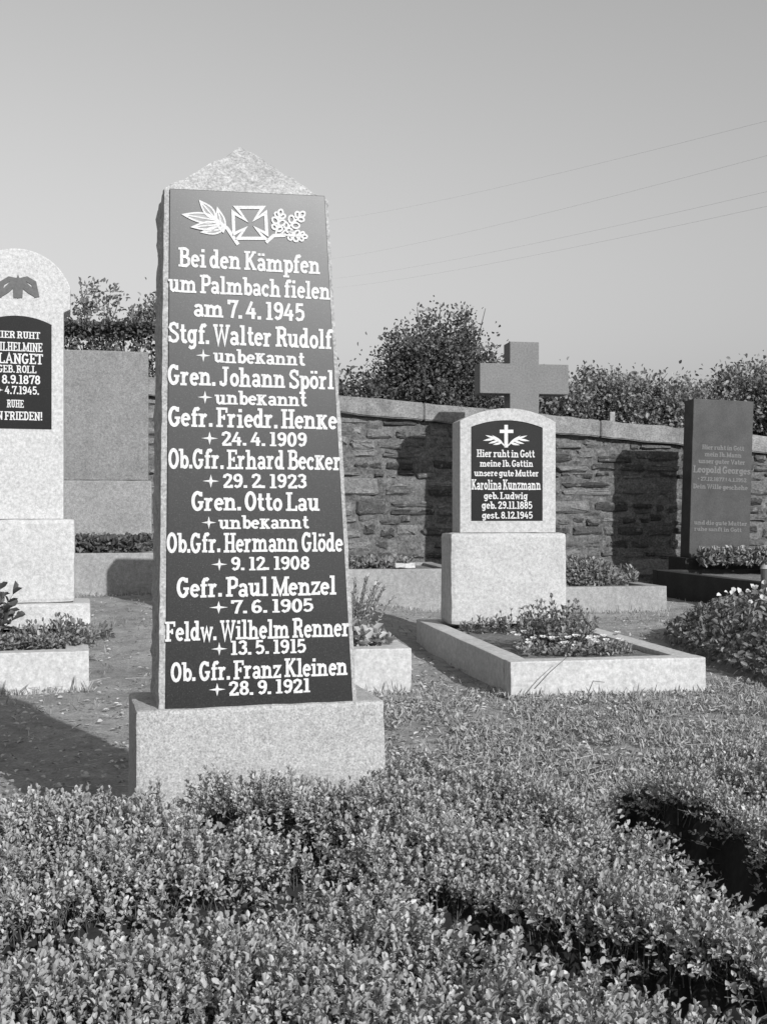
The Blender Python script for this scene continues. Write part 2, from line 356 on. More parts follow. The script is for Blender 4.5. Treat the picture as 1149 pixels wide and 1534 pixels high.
class Plane:
    """a flat face in a thing's local space: origin, right, up; maps photo pixels to the face and face points to local space"""
    def __init__(s, obj, o, ex, ez):
        s.M = obj.matrix_world.copy(); s.o = Vector(o); s.ex = Vector(ex).normalized(); s.ez = Vector(ez).normalized()
        s.n = s.ez.cross(s.ex).normalized()          # towards the viewer side for ex=+x, ez=+z: n = -y
        if s.n.y > 0: s.n = -s.n
    def px(s, x, y):
        Mi = s.M.inverted(); c = Mi @ Vector((0, 0, CAMZ)); d = Mi.to_3x3() @ Vector(((x - CX) / FPX, 1.0, -(y - HY) / FPX))
        t = (s.o - c).dot(s.n) / d.dot(s.n); p = c + d * t - s.o
        return p.dot(s.ex), p.dot(s.ez)
    def at(s, a, b, h=0.0): return s.o + s.ex * a + s.ez * b + s.n * h
def offset_strip(pts, wd):
    P = [Vector((p[0], p[1])) for p in pts]; closed = (P[0] - P[-1]).length < 1e-5 and len(P) > 2; n = len(P); L, Rr = [], []
    for i in range(n):
        a = P[i - 1] if i > 0 else (P[-2] if closed else None); b = P[i + 1] if i < n - 1 else (P[1] if closed else None)
        d0 = (P[i] - a).normalized() if a is not None else None; d1 = (b - P[i]).normalized() if b is not None else None
        d0 = d1 if d0 is None else d0; d1 = d0 if d1 is None else d1
        t = d0 + d1
        t = t.normalized() if t.length > 0.2 else d1
        nn = Vector((-t.y, t.x)); c = max(0.40, abs(nn.dot(Vector((-d1.y, d1.x)))))
        L.append(P[i] + nn * (wd / 2 / c)); Rr.append(P[i] - nn * (wd / 2 / c))
    return L, Rr
def put_strokes(bm, plane, strokes, fx, fy, h0=0.0004, hh=0.0014):
    """raise strokes on a face; fx, fy map drawing coordinates onto the face"""
    for k, s in enumerate(strokes):
        h = hh + 0.00012 * (k % 9)
        if s[0] == 'poly':
            pts = s[1]; top = [bm.verts.new(plane.at(fx(*p), fy(*p), h)) for p in pts]; bot = [bm.verts.new(plane.at(fx(*p), fy(*p), h0)) for p in pts]
            cx = sum(p[0] for p in pts) / len(pts); cy = sum(p[1] for p in pts) / len(pts); c = bm.verts.new(plane.at(fx(cx, cy), fy(cx, cy), h + 0.001))
            for i in range(len(pts)):
                j = (i + 1) % len(pts); bm.faces.new((top[i], top[j], c)); bm.faces.new((bot[i], bot[j], top[j], top[i]))
            continue
        L, Rr = offset_strip(*s)
        tl = [bm.verts.new(plane.at(fx(*p), fy(*p), h)) for p in L]; tr = [bm.verts.new(plane.at(fx(*p), fy(*p), h)) for p in Rr]
        bl = [bm.verts.new(plane.at(fx(*p), fy(*p), h0)) for p in L]; br = [bm.verts.new(plane.at(fx(*p), fy(*p), h0)) for p in Rr]
        for i in range(len(L) - 1):
            bm.faces.new((tl[i], tl[i + 1], tr[i + 1], tr[i])); bm.faces.new((bl[i], bl[i + 1], tl[i + 1], tl[i])); bm.faces.new((tr[i], tr[i + 1], br[i + 1], br[i]))
        bm.faces.new((tl[0], tr[0], br[0], bl[0])); bm.faces.new((tl[-1], bl[-1], br[-1], tr[-1]))
def text_line(parent, plane, s, x0, x1, yt, yb, mat, bold=1.0):
    """one line of raised lettering: s fills the photo's columns x0..x1 with capitals from row yt to yb"""
    ym = (yt + yb) / 2
    a0, _ = plane.px(x0, ym); a1, _ = plane.px(x1, ym); xm = (x0 + x1) / 2
    _, b1 = plane.px(xm, yt); _, b0 = plane.px(xm, yb)
    tot = sum(GLY[c][1] for c in s); sx = (a1 - a0) / tot; sy = b1 - b0
    bm = bmesh.new(); adv = 0.0
    for ch in s:
        g, wd = GLY[ch]
        st = [q if q[0] == 'poly' else (q[0], q[1] * bold) for q in g]
        jx, jy = random.uniform(-.012, .012), random.uniform(-.015, .015)
        put_strokes(bm, plane, st, lambda u, v, A=adv + jx: a0 + (A + u) * sx, lambda u, v: b0 + (v + jy) * sy)
        adv += wd
    bmesh.ops.recalc_face_normals(bm, faces=bm.faces[:])
    o = bm_obj('inscription_line', bm, mat, parent)
    return o
def px_strokes(name, parent, plane, strokes, ox, oy, sc, mat, hh=0.0022):
    """strokes drawn in the coordinates of an enlarged crop (origin ox,oy, scale sc) onto a face"""
    def fx(u, v): return plane.px(ox + u * sc, oy + v * sc)[0]
    def fy(u, v): return plane.px(ox + u * sc, oy + v * sc)[1]
    bm = bmesh.new(); put_strokes(bm, plane, strokes, fx, fy, hh=hh)
    bmesh.ops.recalc_face_normals(bm, faces=bm.faces[:])
    return bm_obj(name, bm, mat, parent)
def lens(b, t, wd, n=7):
    """leaf outline from base b to tip t"""
    b, t = Vector(b), Vector(t); d = t - b; q = Vector((-d.y, d.x)).normalized() * wd
    up = [b + d * (i / n) + q * math.sin(math.pi * (i / n) ** 0.8) for i in range(n + 1)]
    dn = [b + d * (i / n) - q * math.sin(math.pi * (i / n) ** 0.8) for i in range(n - 1, 0, -1)]
    return [tuple(p) for p in up + dn]

# ------------------------------------------------------------------ the tall memorial
def memorial():
    th = 15.5
    T = thing('memorial_obelisk', (-0.5745, 2.63, 0), th, 'tall tapering granite memorial with pointed top and long list of white names', 'monument')
    k = .7245
    block('base', 'granite_pale', T, 0, .83 * k, 0, .42 * k, -.05, .442, 0.011, 0.003, 12)
    # shaft: rings from foot to shoulder, then a rough pyramid
    zb, zt, za = .440, 1.672, 1.817
    yb, yt_ = .022 * k, .062 * k; ybk = .345 * k
    bm = bmesh.new(); NX, NY = 16, 10; rings = []
    def perim(x0, x1, y0, y1):
        p = [(x0 + (x1 - x0) * i / NX, y0) for i in range(NX)] + [(x1, y0 + (y1 - y0) * i / NY) for i in range(NY)]
        return p + [(x1 - (x1 - x0) * i / NX, y1) for i in range(NX)] + [(x0, y1 - (y1 - y0) * i / NY) for i in range(NY)]
    x_b, x_t = (.075 * k, .735 * k), (.096 * k, .645 * k)
    for q_ in range(57):
        t = q_ / 56; z = zb + (zt - zb) * t
        x0 = x_b[0] + (x_t[0] - x_b[0]) * t; x1 = x_b[1] + (x_t[1] - x_b[1]) * t; y0 = yb + (yt_ - yb) * t; y1 = (.375 - .03 * t) * k
        rg = []
        for i, (x, y) in enumerate(perim(x0, x1, y0, y1)):
            front = y < y0 + 1e-5; c = Vector(((x0 + x1) / 2, (y0 + y1) / 2, z)); p = Vector((x, y, z)); d = (p - c); d.z = 0; d.normalize()
            amp = 0.0 if front and x0 + .004 < x < x1 - .004 else (0.002 if front else 0.0065)
            q = p * 36
            rg.append(bm.verts.new(p + d * amp * (noise.noise(q) + 0.6 * noise.noise(q * 2.3))))
        rings.append(rg)
    cx, cy = (x_t[0] + x_t[1]) / 2, (yt_ + ybk) / 2
    for q_ in range(1, 13):
        t = q_ / 12; z = zt + (za - zt) * t; rg = []
        for (x, y) in perim(x_t[0], x_t[1], yt_, ybk):
            p = Vector((cx + (x - cx) * (1 - t * .985), cy + (y - cy) * (1 - t * .985), z)); q = p * 33
            rg.append(bm.verts.new(p + Vector((noise.noise(q), noise.noise(q + Vector((7, 0, 0))), noise.noise(q + Vector((0, 9, 0))))) * 0.0065))
        rings.append(rg)
    n = len(rings[0])
    for a, b in zip(rings, rings[1:]):
        for i in range(n): bm.faces.new((a[i], a[(i + 1) % n], b[(i + 1) % n], b[i]))
    bm.faces.new(rings[-1]); bm.faces.new(rings[0][::-1])
    bmesh.ops.recalc_face_normals(bm, faces=bm.faces[:])
    bm_obj('shaft', bm, 'granite_shaft', T)
    # polished inscription face, 3 mm proud of the dressed border
    ez = Vector((0, yt_ - yb, zt - zb)).normalized()
    PL = Plane(T, (0, yb, zb), (1, 0, 0), ez)
    q = [PL.px(*p) for p in ((248, 1066), (528.5, 1055), (486, 294), (254.5, 283))]
    bm = bmesh.new()
    a = [bm.verts.new(PL.at(u, v, .004)) for u, v in q]; b = [bm.verts.new(PL.at(u, v, -.004)) for u, v in q]
    bm.faces.new(a); [bm.faces.new((a[i], b[i], b[(i + 1) % 4], a[(i + 1) % 4])) for i in range(4)]
    bmesh.ops.recalc_face_normals(bm, faces=bm.faces[:])
    bmesh.ops.bevel(bm, geom=[e for e in bm.edges if len(e.link_faces) == 2], offset=0.0012, segments=1, affect='EDGES')
    bm_obj('inscription_face', bm, 'polished_granite', T)
    F = Plane(T, PL.at(0, 0, .004), (1, 0, 0), ez)
    for s, x0, x1, yt, yb_ in [
        ('Bei den Kämpfen', 268, 480, 377, 405), ('um Palmbach fielen', 253, 495, 416, 443), ('am 7. 4. 1945', 290, 457, 451, 478),
        ('Stgf. Walter Rudolf', 252, 498, 488, 518), ('+ unbekannt', 295, 457, 524, 545), ('Gren. Johann Spörl', 252, 500, 551, 580),
        ('+ unbekannt', 297, 460, 586, 607), ('Gefr. Friedr. Henke', 252, 505, 612, 641), ('+ 24. 4. 1909', 303, 460, 647, 668),
        ('Ob.Gfr. Erhard Becker', 252, 511, 674, 703), ('+ 29. 2. 1923', 305, 460, 710, 731), ('Gren. Otto Lau', 287, 479, 737, 765),
        ('+ unbekannt', 303, 463, 772, 792), ('Ob.Gfr. Hermann Glöde', 250, 514, 798, 827), ('+ 9. 12. 1908', 318, 464, 834, 854),
        ('Gefr. Paul Menzel', 265, 504, 864, 893), ('+ 7. 6. 1905', 315, 470, 898, 918), ('Feldw. Wilhelm Renner', 248, 524, 928, 957),
        ('+ 13. 5. 1915', 318, 459, 959, 980), ('Ob. Gfr. Franz Kleinen', 256, 521, 988, 1016), ('+ 28. 9. 1921', 314, 465, 1019, 1040)]:
        text_line(T, F, s, x0, x1, yt, yb_, 'letter_white', 1.08)
    sc = 270 / 1149
    ic = [(485, 175), (655, 175), (605, 250), (672, 208), (680, 345), (612, 308), (668, 372), (495, 372), (540, 310), (470, 345), (465, 205), (545, 255)]
    edge = [(ic + [ic[0]], 21)]
    px_strokes('cross_emblem', T, F, edge, 240, 270, sc, 'letter_white')
    st = [([(498, 412), (430, 310), (350, 248)], 22)]
    for b, t, wd in (((365, 258), (148, 220), 30), ((352, 246), (256, 136), 27), ((402, 330), (366, 182), 27), ((380, 285), (206, 300), 24), ((405, 312), (268, 332), 22)):
        o = lens(b, t, wd); st.append((o + [o[0]], 11)); st.append(([b, t], 9))
    lb = px_strokes('laurel_branch', T, F, st, 240, 270, sc, 'letter_white')
    fill = [('poly', lens(b, t, wd)) for b, t, wd in (((365, 258), (148, 220), 30), ((352, 246), (256, 136), 27), ((402, 330), (366, 182), 27), ((380, 285), (206, 300), 24), ((405, 312), (268, 332), 22))]
    px_strokes('leaf_blade', lb, F, fill, 240, 270, sc, 'letter_soft', 0.0010)
    st = [([(675, 398), (722, 355), (800, 352)], 22)]
    def oak(b, t, wd):
        b, t = Vector(b), Vector(t); d = t - b; q = Vector((-d.y, d.x)).normalized(); e = d.normalized(); o = [([tuple(b), tuple(t - e * 30)], 11)]
        for u, sg, r in ((.30, 1, .8), (.34, -1, .8), (.58, 1, 1), (.62, -1, 1), (.86, 1, .8), (.88, -1, .8), (1.0, 0, .9)):
            c = b + d * u * .86 + q * sg * wd * .62 * r
            ax = (q * sg * .8 + e * .6).normalized() if sg else e; ay = Vector((-ax.y, ax.x))
            o.append(([tuple(c + ax * (wd * .62 * r * math.cos(a)) + ay * (wd * .46 * r * math.sin(a))) for a in (2 * math.pi * k_ / 12 for k_ in range(13))], 12))
        return o
    for lf in (((735, 352), (772, 185), 36), ((770, 345), (925, 200), 38), ((790, 350), (940, 362), 30)): st += oak(*lf)
    px_strokes('oak_branch', T, F, st, 240, 270, sc, 'letter_white')
memorial()

def arch_outline(x0, x1, z0, zs, zc, n=14):
    """rectangle with a segmental arch top: shoulders at zs, crown at zc"""
    xm, hw, rise = (x0 + x1) / 2, (x1 - x0) / 2, zc - zs
    r = (hw * hw + rise * rise) / (2 * rise); cz = zc - r; a = math.asin(hw / r)
    return [(x0, z0), (x1, z0)] + [(xm + r * math.sin(a - 2 * a * i / n), cz + r * math.cos(a - 2 * a * i / n)) for i in range(n + 1)]

def kerb(name, loc, rz, wd, ln, ht, bar, mat, label, cat='grave border', group=None, soil=True, x0=0.0, soil_drop=.03, z0=-.06):
    T = thing(name, loc, rz, label, cat, group); s = loc[0] * 3
    block('kerb_stone', mat, T, x0, x0 + wd, 0, bar, z0, ht, .007, .002, 8, s)
    block('kerb_stone', mat, T, x0, x0 + wd, ln - bar, ln, z0, ht, .007, .002, 8, s + 1)
    block('kerb_stone', mat, T, x0, x0 + bar, bar + .002, ln - bar - .002, z0, ht - .002, .007, .002, 8, s + 2)
    block('kerb_stone', mat, T, x0 + wd - bar, x0 + wd, bar + .002, ln - bar - .002, z0, ht - .002, .007, .002, 8, s + 3)
    if soil:
        bm = bmesh.new(); bmesh.ops.create_grid(bm, x_segments=24, y_segments=40, size=.5)
        for v in bm.verts:
            v.co = Vector((x0 + bar + .003 + (v.co.x + .5) * (wd - 2 * bar - .006), bar + .003 + (v.co.y + .5) * (ln - 2 * bar - .006), ht - soil_drop + .012 * nz((v.co.x + s, v.co.y, 1), 11)))
        bm_obj('soil', bm, 'bed_soil', T, True)
    return T

# ------------------------------------------------------------------ headstone with the arched black panel, and its border
def arched_headstone():
    K = kerb('grave_border', (.626, 5.6, 0), 10, 1.03, 2.3, .17, .12, 'cast_white', 'long white grave border with small flowers, in front of arched headstone with black panel')
    T = thing('headstone', (.626, 5.6, 0), 10, 'white arched headstone with black inscribed panel and small white cross, before stone wall', 'headstone')
    pl = block('plinth', 'granite_white', T, .134, .93, 1.835, 2.135, .168, .775, .03, .004, 10, 2)
    prism('stele', 'granite_white', T, arch_outline(.207, .862, .776, 1.515, 1.602), 1.885, 2.10, .006)
    P0 = Plane(T, (0, 1.873, 0), (1, 0, 0), (0, 0, 1))
    a, b = P0.px(705.5, 780.5), P0.px(812.5, 780.5)
    top_s, top_c = P0.px(759, 640)[1], P0.px(759, 629.5)[1]
    inner = arch_outline(a[0], b[0], a[1], top_s, top_c); outer = arch_outline(.207, .862, .778, 1.515, 1.602)
    ring('frame', 'granite_white', T, outer, inner, 1.873, 1.886)
    prism('inscription_panel', 'polished_black', T, inner, 1.880, 1.8845, 0)
    F = Plane(T, (0, 1.880, 0), (1, 0, 0), (0, 0, 1)); sc = 160 / 1149; ox, oy = 690, 600
    for s, x0, x1, y0, y1 in [('Hier ruht in Gott', 170, 795, 530, 610), ('meine lb. Gattin', 205, 778, 640, 712), ('unsere gute Mutter', 145, 840, 745, 815),
                              ('Karolina Kunzmann', 116, 860, 850, 960), ('geb. Ludwig', 248, 720, 985, 1060), ('geb. 29.11.1885', 225, 770, 1085, 1165), ('gest. 8.12.1945', 228, 775, 1195, 1270)]:
        text_line(T, F, s, ox + x0 * sc, ox + x1 * sc, oy + y0 * sc, oy + y1 * sc, 'letter_white')
    px_strokes('cross_emblem', T, F, [([(487, 262), (487, 505)], 38), ([(418, 332), (564, 332)], 36)], ox, oy, sc, 'letter_white')
    st = [([(478, 495), (440, 455), (330, 400)], 14), ([(496, 495), (535, 458), (640, 410)], 14)]
    for b, t in (((450, 455), (335, 372)), ((400, 420), (262, 372)), ((360, 412), (238, 432)), ((400, 435), (296, 462)), ((440, 455), (345, 476))):
        st.append(('poly', lens(b, t, 12))); st.append(('poly', lens((974 - b[0], b[1] + 4), (974 - t[0] + 4, t[1] + 4), 12)))
    px_strokes('palm_branches', T, F, st, ox, oy, sc, 'letter_white')
arched_headstone()

# ------------------------------------------------------------------ large pale headstone at the left edge, and its border
def left_headstone():
    g = float(gz(-1.8, 6.5))
    kerb('grave_border', (-1.516, 5.85, 0), 15, .95, 1.75, .195, .12, 'cast_white', 'white grave border with trailing plants at left edge of picture', x0=-.95)
    T = thing('headstone', (-1.516, 5.85, 0), 15, 'tall pale round-topped headstone with dark panel at left edge', 'headstone')
    block('step', 'granite_bright', T, -.97, .02, 1.26, 1.72, .19, .345, .02, .003, 8, 4)
    block('plinth', 'granite_bright', T, -.875, -.075, 1.32, 1.66, .346, .866, .025, .004, 8, 5)
    P = Plane(T, (0, 1.37, 0), (1, 0, 0), (0, 0, 1))
    xr = P.px(96, 700)[0]; xs = P.px(106, 440)[0]; xm = P.px(27, 600)[0]; xl = 2 * xm - xr; xsl = 2 * xm - xs
    zs0, zs1, zc = P.px(60, 462)[1], P.px(60, 428)[1], P.px(30, 372)[1]
    head = arch_outline(xsl, xs, zs0, zs1, zc, 20)
    prof = [(xl, .867), (xr, .867), (xr, zs0 - .02), (xs, zs0)] + head[2:] + [(xsl, zs0), (xl, zs0 - .02)]
    prism('stele', 'granite_bright', T, prof, 1.37, 1.60, .008)
    a = P.px(-24, 641); b = P.px(78, 641); s_, c_ = P.px(60, 486)[1], P.px(27, 473)[1]
    prism('inscription_panel', 'polished_black', T, arch_outline(a[0], b[0], a[1], s_, c_), 1.364, 1.3695, .001)
    F = Plane(T, (0, 1.364, 0), (1, 0, 0), (0, 0, 1)); sc = 250 / 1128; oy = 360
    for s, x0, x1, y0, y1 in [('HIER RUHT', -35, 275, 615, 662), ('WILHELMINE', -48, 292, 690, 750), ('LANGET', -10, 295, 765, 835), ('GEB. ROLL', -12, 250, 845, 895),
                              ('* 8.9.1878', -30, 278, 910, 970), ('+ 4.7.1945.', -25, 268, 985, 1040), ('RUHE', 50, 165, 1078, 1130), ('IN FRIEDEN!', -40, 290, 1158, 1215)]:
        text_line(T, F, s, x0 * sc, x1 * sc, oy + y0 * sc, oy + y1 * sc, 'letter_white')
    F2 = Plane(T, (0, 1.37, 0), (1, 0, 0), (0, 0, 1)); st = [('poly', lens((125, 395), (125, 232), 30)), ('poly', [(90, 300), (160, 300), (155, 390), (95, 390)])]
    for m in (1, -1):
        for t in ((125 + m * 140, 385), (125 + m * 118, 385), (125 + m * 95, 340)):
            st.append(('poly', lens((125 + m * 5, 268), t, 20)))
        st.append(([(125, 275), (125 + m * 60, 262), (125 + m * 108, 290), (125 + m * 128, 385)], 34))
    px_strokes('carved_emblem', T, F2, st, 0, oy, sc, 'emblem_dark', .006)
left_headstone()

# ------------------------------------------------------------------ grey slab behind it on a raised border
def grey_headstone():
    X0, D0 = -2.18, 9.9; g = 0.20
    K = kerb('grave_border', (X0, D0, g), 12, 1.25, 1.9, .36, .13, 'cast_grey', 'raised grey grave border with dark ground cover, left of the tall monument', x0=-1.05, soil_drop=.02, z0=-.25)
    T = thing('headstone', (X0, D0, g), 12, 'plain grey upright slab headstone between the white headstone and the tall monument', 'headstone')
    P = Plane(T, (0, 1.32, 0), (1, 0, 0), (0, 0, 1))
    xr, xb = P.px(223, 650)[0], P.px(228, 760)[0]; zt, zb = P.px(223, 527)[1], P.px(200, 720)[1]
    block('plinth', 'sandstone_pale', T, xb - 1.02, xb, 1.28, 1.70, .30, zb, .02, .004, 8, 3)
    block('stele', 'sandstone_grey', T, xr - .92, xr, 1.32, 1.56, zb + .001, zt, .012, .003, 10, 6)
grey_headstone()

# ------------------------------------------------------------------ white border right behind the monument, with its own stone hidden by the monument
def border_behind_monument():
    K = kerb('grave_border', (.143, 5.77, 0), 10, 1.02, 2.0, .218, .13, 'cast_white', 'short white grave border showing at right of the tall monument', x0=-1.02)
    T = thing('headstone', (.143, 5.77, 0), 10, 'plain pale headstone standing directly behind the tall monument, hidden by it', 'headstone')
    block('plinth', 'granite_pale', T, -.90, -.12, 2.01, 2.33, -.05, .55, .02, .003, 6, 8)
    block('stele', 'granite_pale', T, -.84, -.18, 2.08, 2.28, .551, 1.72, .015, .003, 8, 9)
border_behind_monument()
kerb('grave_border', (.62, 10.46, .11), 8, 1.6, 1.5, .285, .12, 'cast_grey', 'shaded grey grave border between the tall monument and white arched headstone', x0=-1.5, z0=-.25)

# ------------------------------------------------------------------ stone cross and its border
def cross():
    kerb('grave_border', (2.63, 10.55, 0), 10, 1.1, 1.75, .23, .13, 'cast_grey', 'low grey grave border holding a rounded cushion plant', x0=-1.1)
    d = 12.4; Xc = (785.5 - CX) / FPX * d
    T = thing('stone_cross', (Xc, d, 0), 9, 'large plain grey stone cross rising behind the white arched headstone', 'cross')
    def z(y): return CAMZ - (y - HY) / FPX * d
    block('pedestal', 'cross_stone', T, -.38, .38, -.14, .40, -.05, .55, .02, .003, 4, 1)
    hw = 22.5 / FPX * d; aw = 68.5 / FPX * d
    zt, za, zb = z(512), z(545), z(590)
    out = [(-hw, .551), (hw, .551), (hw, zb), (aw, zb), (aw, za), (hw, za), (hw, zt), (-hw, zt), (-hw, za), (-aw, za), (-aw, zb), (-hw, zb)]
    prism('cross_shaft', 'cross_stone', T, out, 0, .26, .008)
cross()

# ------------------------------------------------------------------ dark slab at the right and its dark border
def dark_slab():
    d = 13.0; X0 = (1034 - CX) / FPX * d
    kerb('grave_border', (3.47, 10.45, 0), 10, 1.5, 2.45, .27, .13, 'kerb_dark', 'black stone grave border in front of the dark upright slab', soil_drop=.05)
    T = thing('headstone', (X0, d, 0), 9, 'dark narrow upright slab headstone with faint lettering, at right edge by wall', 'headstone', lean=1.8)
    block('pedestal', 'kerb_dark', T, -.12, .82, -.10, .38, .0, .40, .01, .002, 4, 2)
    z1 = CAMZ + (HY - 597) / FPX * d
    P = Plane(T, (0, 0, 0), (1, 0, 0), (0, 0, 1))
    xl, xr = P.px(1038.5, 600)[0], P.px(1128.5, 600)[0]
    block('slab', 'slab_dark', T, xl, xr, 0, .25, .401, z1, .008, .002, 10, 3)
    F = Plane(T, (0, -.002, 0), (1, 0, 0), (0, 0, 1)); sc = 129 / 707; ox, oy = 1020, 580
    for s, x0, x1, y0, y1 in [('Hier ruht in Gott', 170, 515, 478, 516), ('mein lb. Mann', 190, 495, 535, 573), ('unser guter Vater', 140, 525, 592, 630), ('Leopold Georges', 96, 568, 652, 708),
                              ('* 27.12.1877 † 4.1.1952', 132, 535, 742, 774), ('Dein Wille geschehe', 96, 545, 800, 838), ('und die gute Mutter', 105, 540, 1098, 1133), ('ruhe sanft in Gott', 105, 495, 1150, 1184)]:
        text_line(T, F, s, ox + x0 * sc, ox + x1 * sc, oy + y0 * sc, oy + y1 * sc, 'letter_grey', 1.25)
    # grave lantern on the front kerb
    L = thing('grave_lantern', (3.55, 10.52, .27), 0, 'small round metal grave lantern on black border near right edge', 'lantern')
    bm = bmesh.new(); bmesh.ops.create_cone(bm, cap_ends=True, segments=20, radius1=.052, radius2=.058, depth=.12, matrix=Matrix.Translation((0, 0, .062)))
    bm_obj('cup', bm, 'lantern_metal', L, False)
    bm = bmesh.new(); bmesh.ops.create_cone(bm, cap_ends=True, segments=20, radius1=.063, radius2=.045, depth=.035, matrix=Matrix.Translation((0, 0, .141)))
    bm_obj('lid', bm, 'lantern_lid', L, False)
dark_slab()

# ------------------------------------------------------------------ rubble wall
WTH, WX, WD = 8.0, 1.5, 13.9
def wall():
    T = thing('boundary_wall', (WX, WD, 0), WTH, 'long rubble stone boundary wall with flat coping behind the graves', 'wall')
    def top(x): return 2.155 - .081 * x + .004 * math.sin(x * 3)     # underside of the coping is .22 lower
    x_lo, x_hi = -9.0, 8.0
    bm = bmesh.new(); n = 300; m = 44; grid = []
    for i in range(n + 1):
        x = x_lo + (x_hi - x_lo) * i / n; col = []
        for j in range(m + 1):
            z = -.1 + (top(x) - .215 + .1) * j / m
            y = .022 + .032 * noise.noise((x * 4, z * 6, 0)) + .022 * noise.noise((x * 17, z * 19, 4))
            col.append(bm.verts.new((x, y, z)))
        grid.append(col)
    for i in range(n):
        for j in range(m): bm.faces.new((grid[i][j], grid[i + 1][j], grid[i + 1][j + 1], grid[i][j + 1]))
    bk = [[bm.verts.new((x, .5, z)) for z in (-.1, top(x) - .215)] for x in (x_lo, x_hi)]
    bm.faces.new((bk[0][0], bk[0][1], bk[1][1], bk[1][0]))
    bm.faces.new((bk[0][1], grid[0][m], grid[n][m], bk[1][1]))
    bm_obj('mortar', bm, 'mortar', T)
    # stones, course by course
    rs = random.Random(5); spots = []
    z = -.06
    while z < 2.6:
        h = rs.choice((.07, .09, .11, .13, .16, .20, .13)); x = x_lo + rs.random() * .3
        while x < x_hi:
            l = min(.75, max(.12, h * rs.uniform(1.0, 4.2)))
            lim = top(x + l / 2) - .225
            zz0 = z + rs.uniform(-.03, .03); hh = h * rs.uniform(.65, 1.1)
            if zz0 + hh < lim + .03 and rs.random() > .05:
                hh = min(hh, lim - zz0)
                if hh > .045:
                    if h > .15 and rs.random() < .3:
                        spots.append((x, zz0, l, hh * .47)); spots.append((x + rs.uniform(-.02, .02), zz0 + hh * .52, l, hh * .47))
                    else: spots.append((x, zz0, l, hh))
            elif zz0 + hh >= lim + .03 and zz0 < lim - .05: spots.append((x, zz0, l, lim - zz0 - .005))
            x += l + rs.uniform(.012, .045)
        z += h + rs.uniform(.01, .03)
    def stone(bm, x, z, l, h, yf):
        nseg = 12; cx, cz = x + l / 2, z + h / 2; dep = []
        base = []
        for k in range(nseg):
            a = 2 * math.pi * (k + rs.uniform(-.25, .25)) / nseg; c, s = math.cos(a), math.sin(a)
            e = .30; px = math.copysign(abs(c) ** e, c) * l / 2; pz = math.copysign(abs(s) ** e, s) * h / 2
            base.append((px * rs.uniform(.86, 1.04), pz * rs.uniform(.78, 1.06)))
        R0 = [bm.verts.new((cx + p[0], .10, cz + p[1])) for p in base]
        R1 = [bm.verts.new((cx + p[0], yf + .018 + rs.uniform(-.006, .01), cz + p[1])) for p in base]
        ins = min(.022, h * .2)
        R2 = [bm.verts.new((cx + p[0] * (1 - 2 * ins / l), yf + rs.uniform(-.012, .012), cz + p[1] * (1 - 2 * ins / h))) for p in base]
        c = bm.verts.new((cx + rs.uniform(-.2, .2) * l, yf - rs.uniform(-.006, .02), cz + rs.uniform(-.15, .15) * h))
        for k in range(nseg):
            j = (k + 1) % nseg
            bm.faces.new((R0[k], R0[j], R1[j], R1[k])); bm.faces.new((R1[k], R1[j], R2[j], R2[k])); bm.faces.new((R2[k], R2[j], c))
    seen = [s for s in spots if -1.72 < s[0] + s[2] / 2 < 3.75 and s[1] > .22]
    seen.sort(key=lambda s: -s[2] * s[3]); big = set(seen[:300])
    rest = bmesh.new()
    for s in spots:
        yf = rs.uniform(-.022, .018)
        if s in big:
            bm = bmesh.new(); stone(bm, *s, yf); bmesh.ops.recalc_face_normals(bm, faces=bm.faces[:])
            bm_obj('stone', bm, 'wall_stone', T)
        else: stone(rest, *s, yf)
    bmesh.ops.recalc_face_normals(rest, faces=rest.faces[:])
    o = bm_obj('stones', rest, 'wall_stone', T); o['kind'] = 'stuff'
    # coping slabs
    x = x_lo; k = 0
    while x < x_hi:
        l = rs.uniform(.9, 1.5); x1 = min(x + l, x_hi); bm = bmesh.new(); bmesh.ops.create_cube(bm, size=1)
        for v in bm.verts:
            xx = x + .004 if v.co.x < 0 else x1 - .004
            v.co = Vector((xx, -.075 if v.co.y < 0 else .56, top(xx) - (.212 if v.co.z < 0 else 0)))
        bmesh.ops.subdivide_edges(bm, edges=bm.edges[:], cuts=7, use_grid_fill=True)
        sh = [e for e in bm.edges if len(e.link_faces) == 2 and e.calc_face_angle(0) > .5]
        bmesh.ops.bevel(bm, geom=sh, offset=.012, segments=2, affect='EDGES')
        for v in bm.verts: v.co += Vector((0, nz(v.co + Vector((k, 0, 0)), 6), nz(v.co + Vector((0, k, 4)), 6))) * .020
        bm_obj('coping_stone', bm, 'coping', T); x = x1; k += 1
wall()

# ------------------------------------------------------------------ foliage generators
def leaves_np(P, D, Nrm, L, W, fold=.25):
    """leaf blades: base P, direction D, face normal hint Nrm; two quads each, folded on the midrib"""
    n = len(P); D = D / (np.linalg.norm(D, axis=1, keepdims=True) + 1e-9)
    S = np.cross(D, Nrm); S /= (np.linalg.norm(S, axis=1, keepdims=True) + 1e-9); U = np.cross(S, D)
    L = np.broadcast_to(L, (n,))[:, None]; W = np.broadcast_to(W, (n,))[:, None]
    out = np.empty((n, 6, 3)); f = fold
    out[:, 0] = P
    out[:, 1] = P + D * L * .38 + S * W * .5 + U * W * f
    out[:, 2] = P + D * L * .78 + S * W * .40 + U * W * f * .8
    out[:, 3] = P + D * L - U * W * .15
    out[:, 4] = P + D * L * .78 - S * W * .40 + U * W * f * .8
    out[:, 5] = P + D * L * .38 - S * W * .5 + U * W * f
    i = np.arange(n)[:, None] * 6
    F = np.concatenate([i + [[0, 1, 2, 3]], i + [[0, 3, 4, 5]]])
    return out.reshape(-1, 3), F
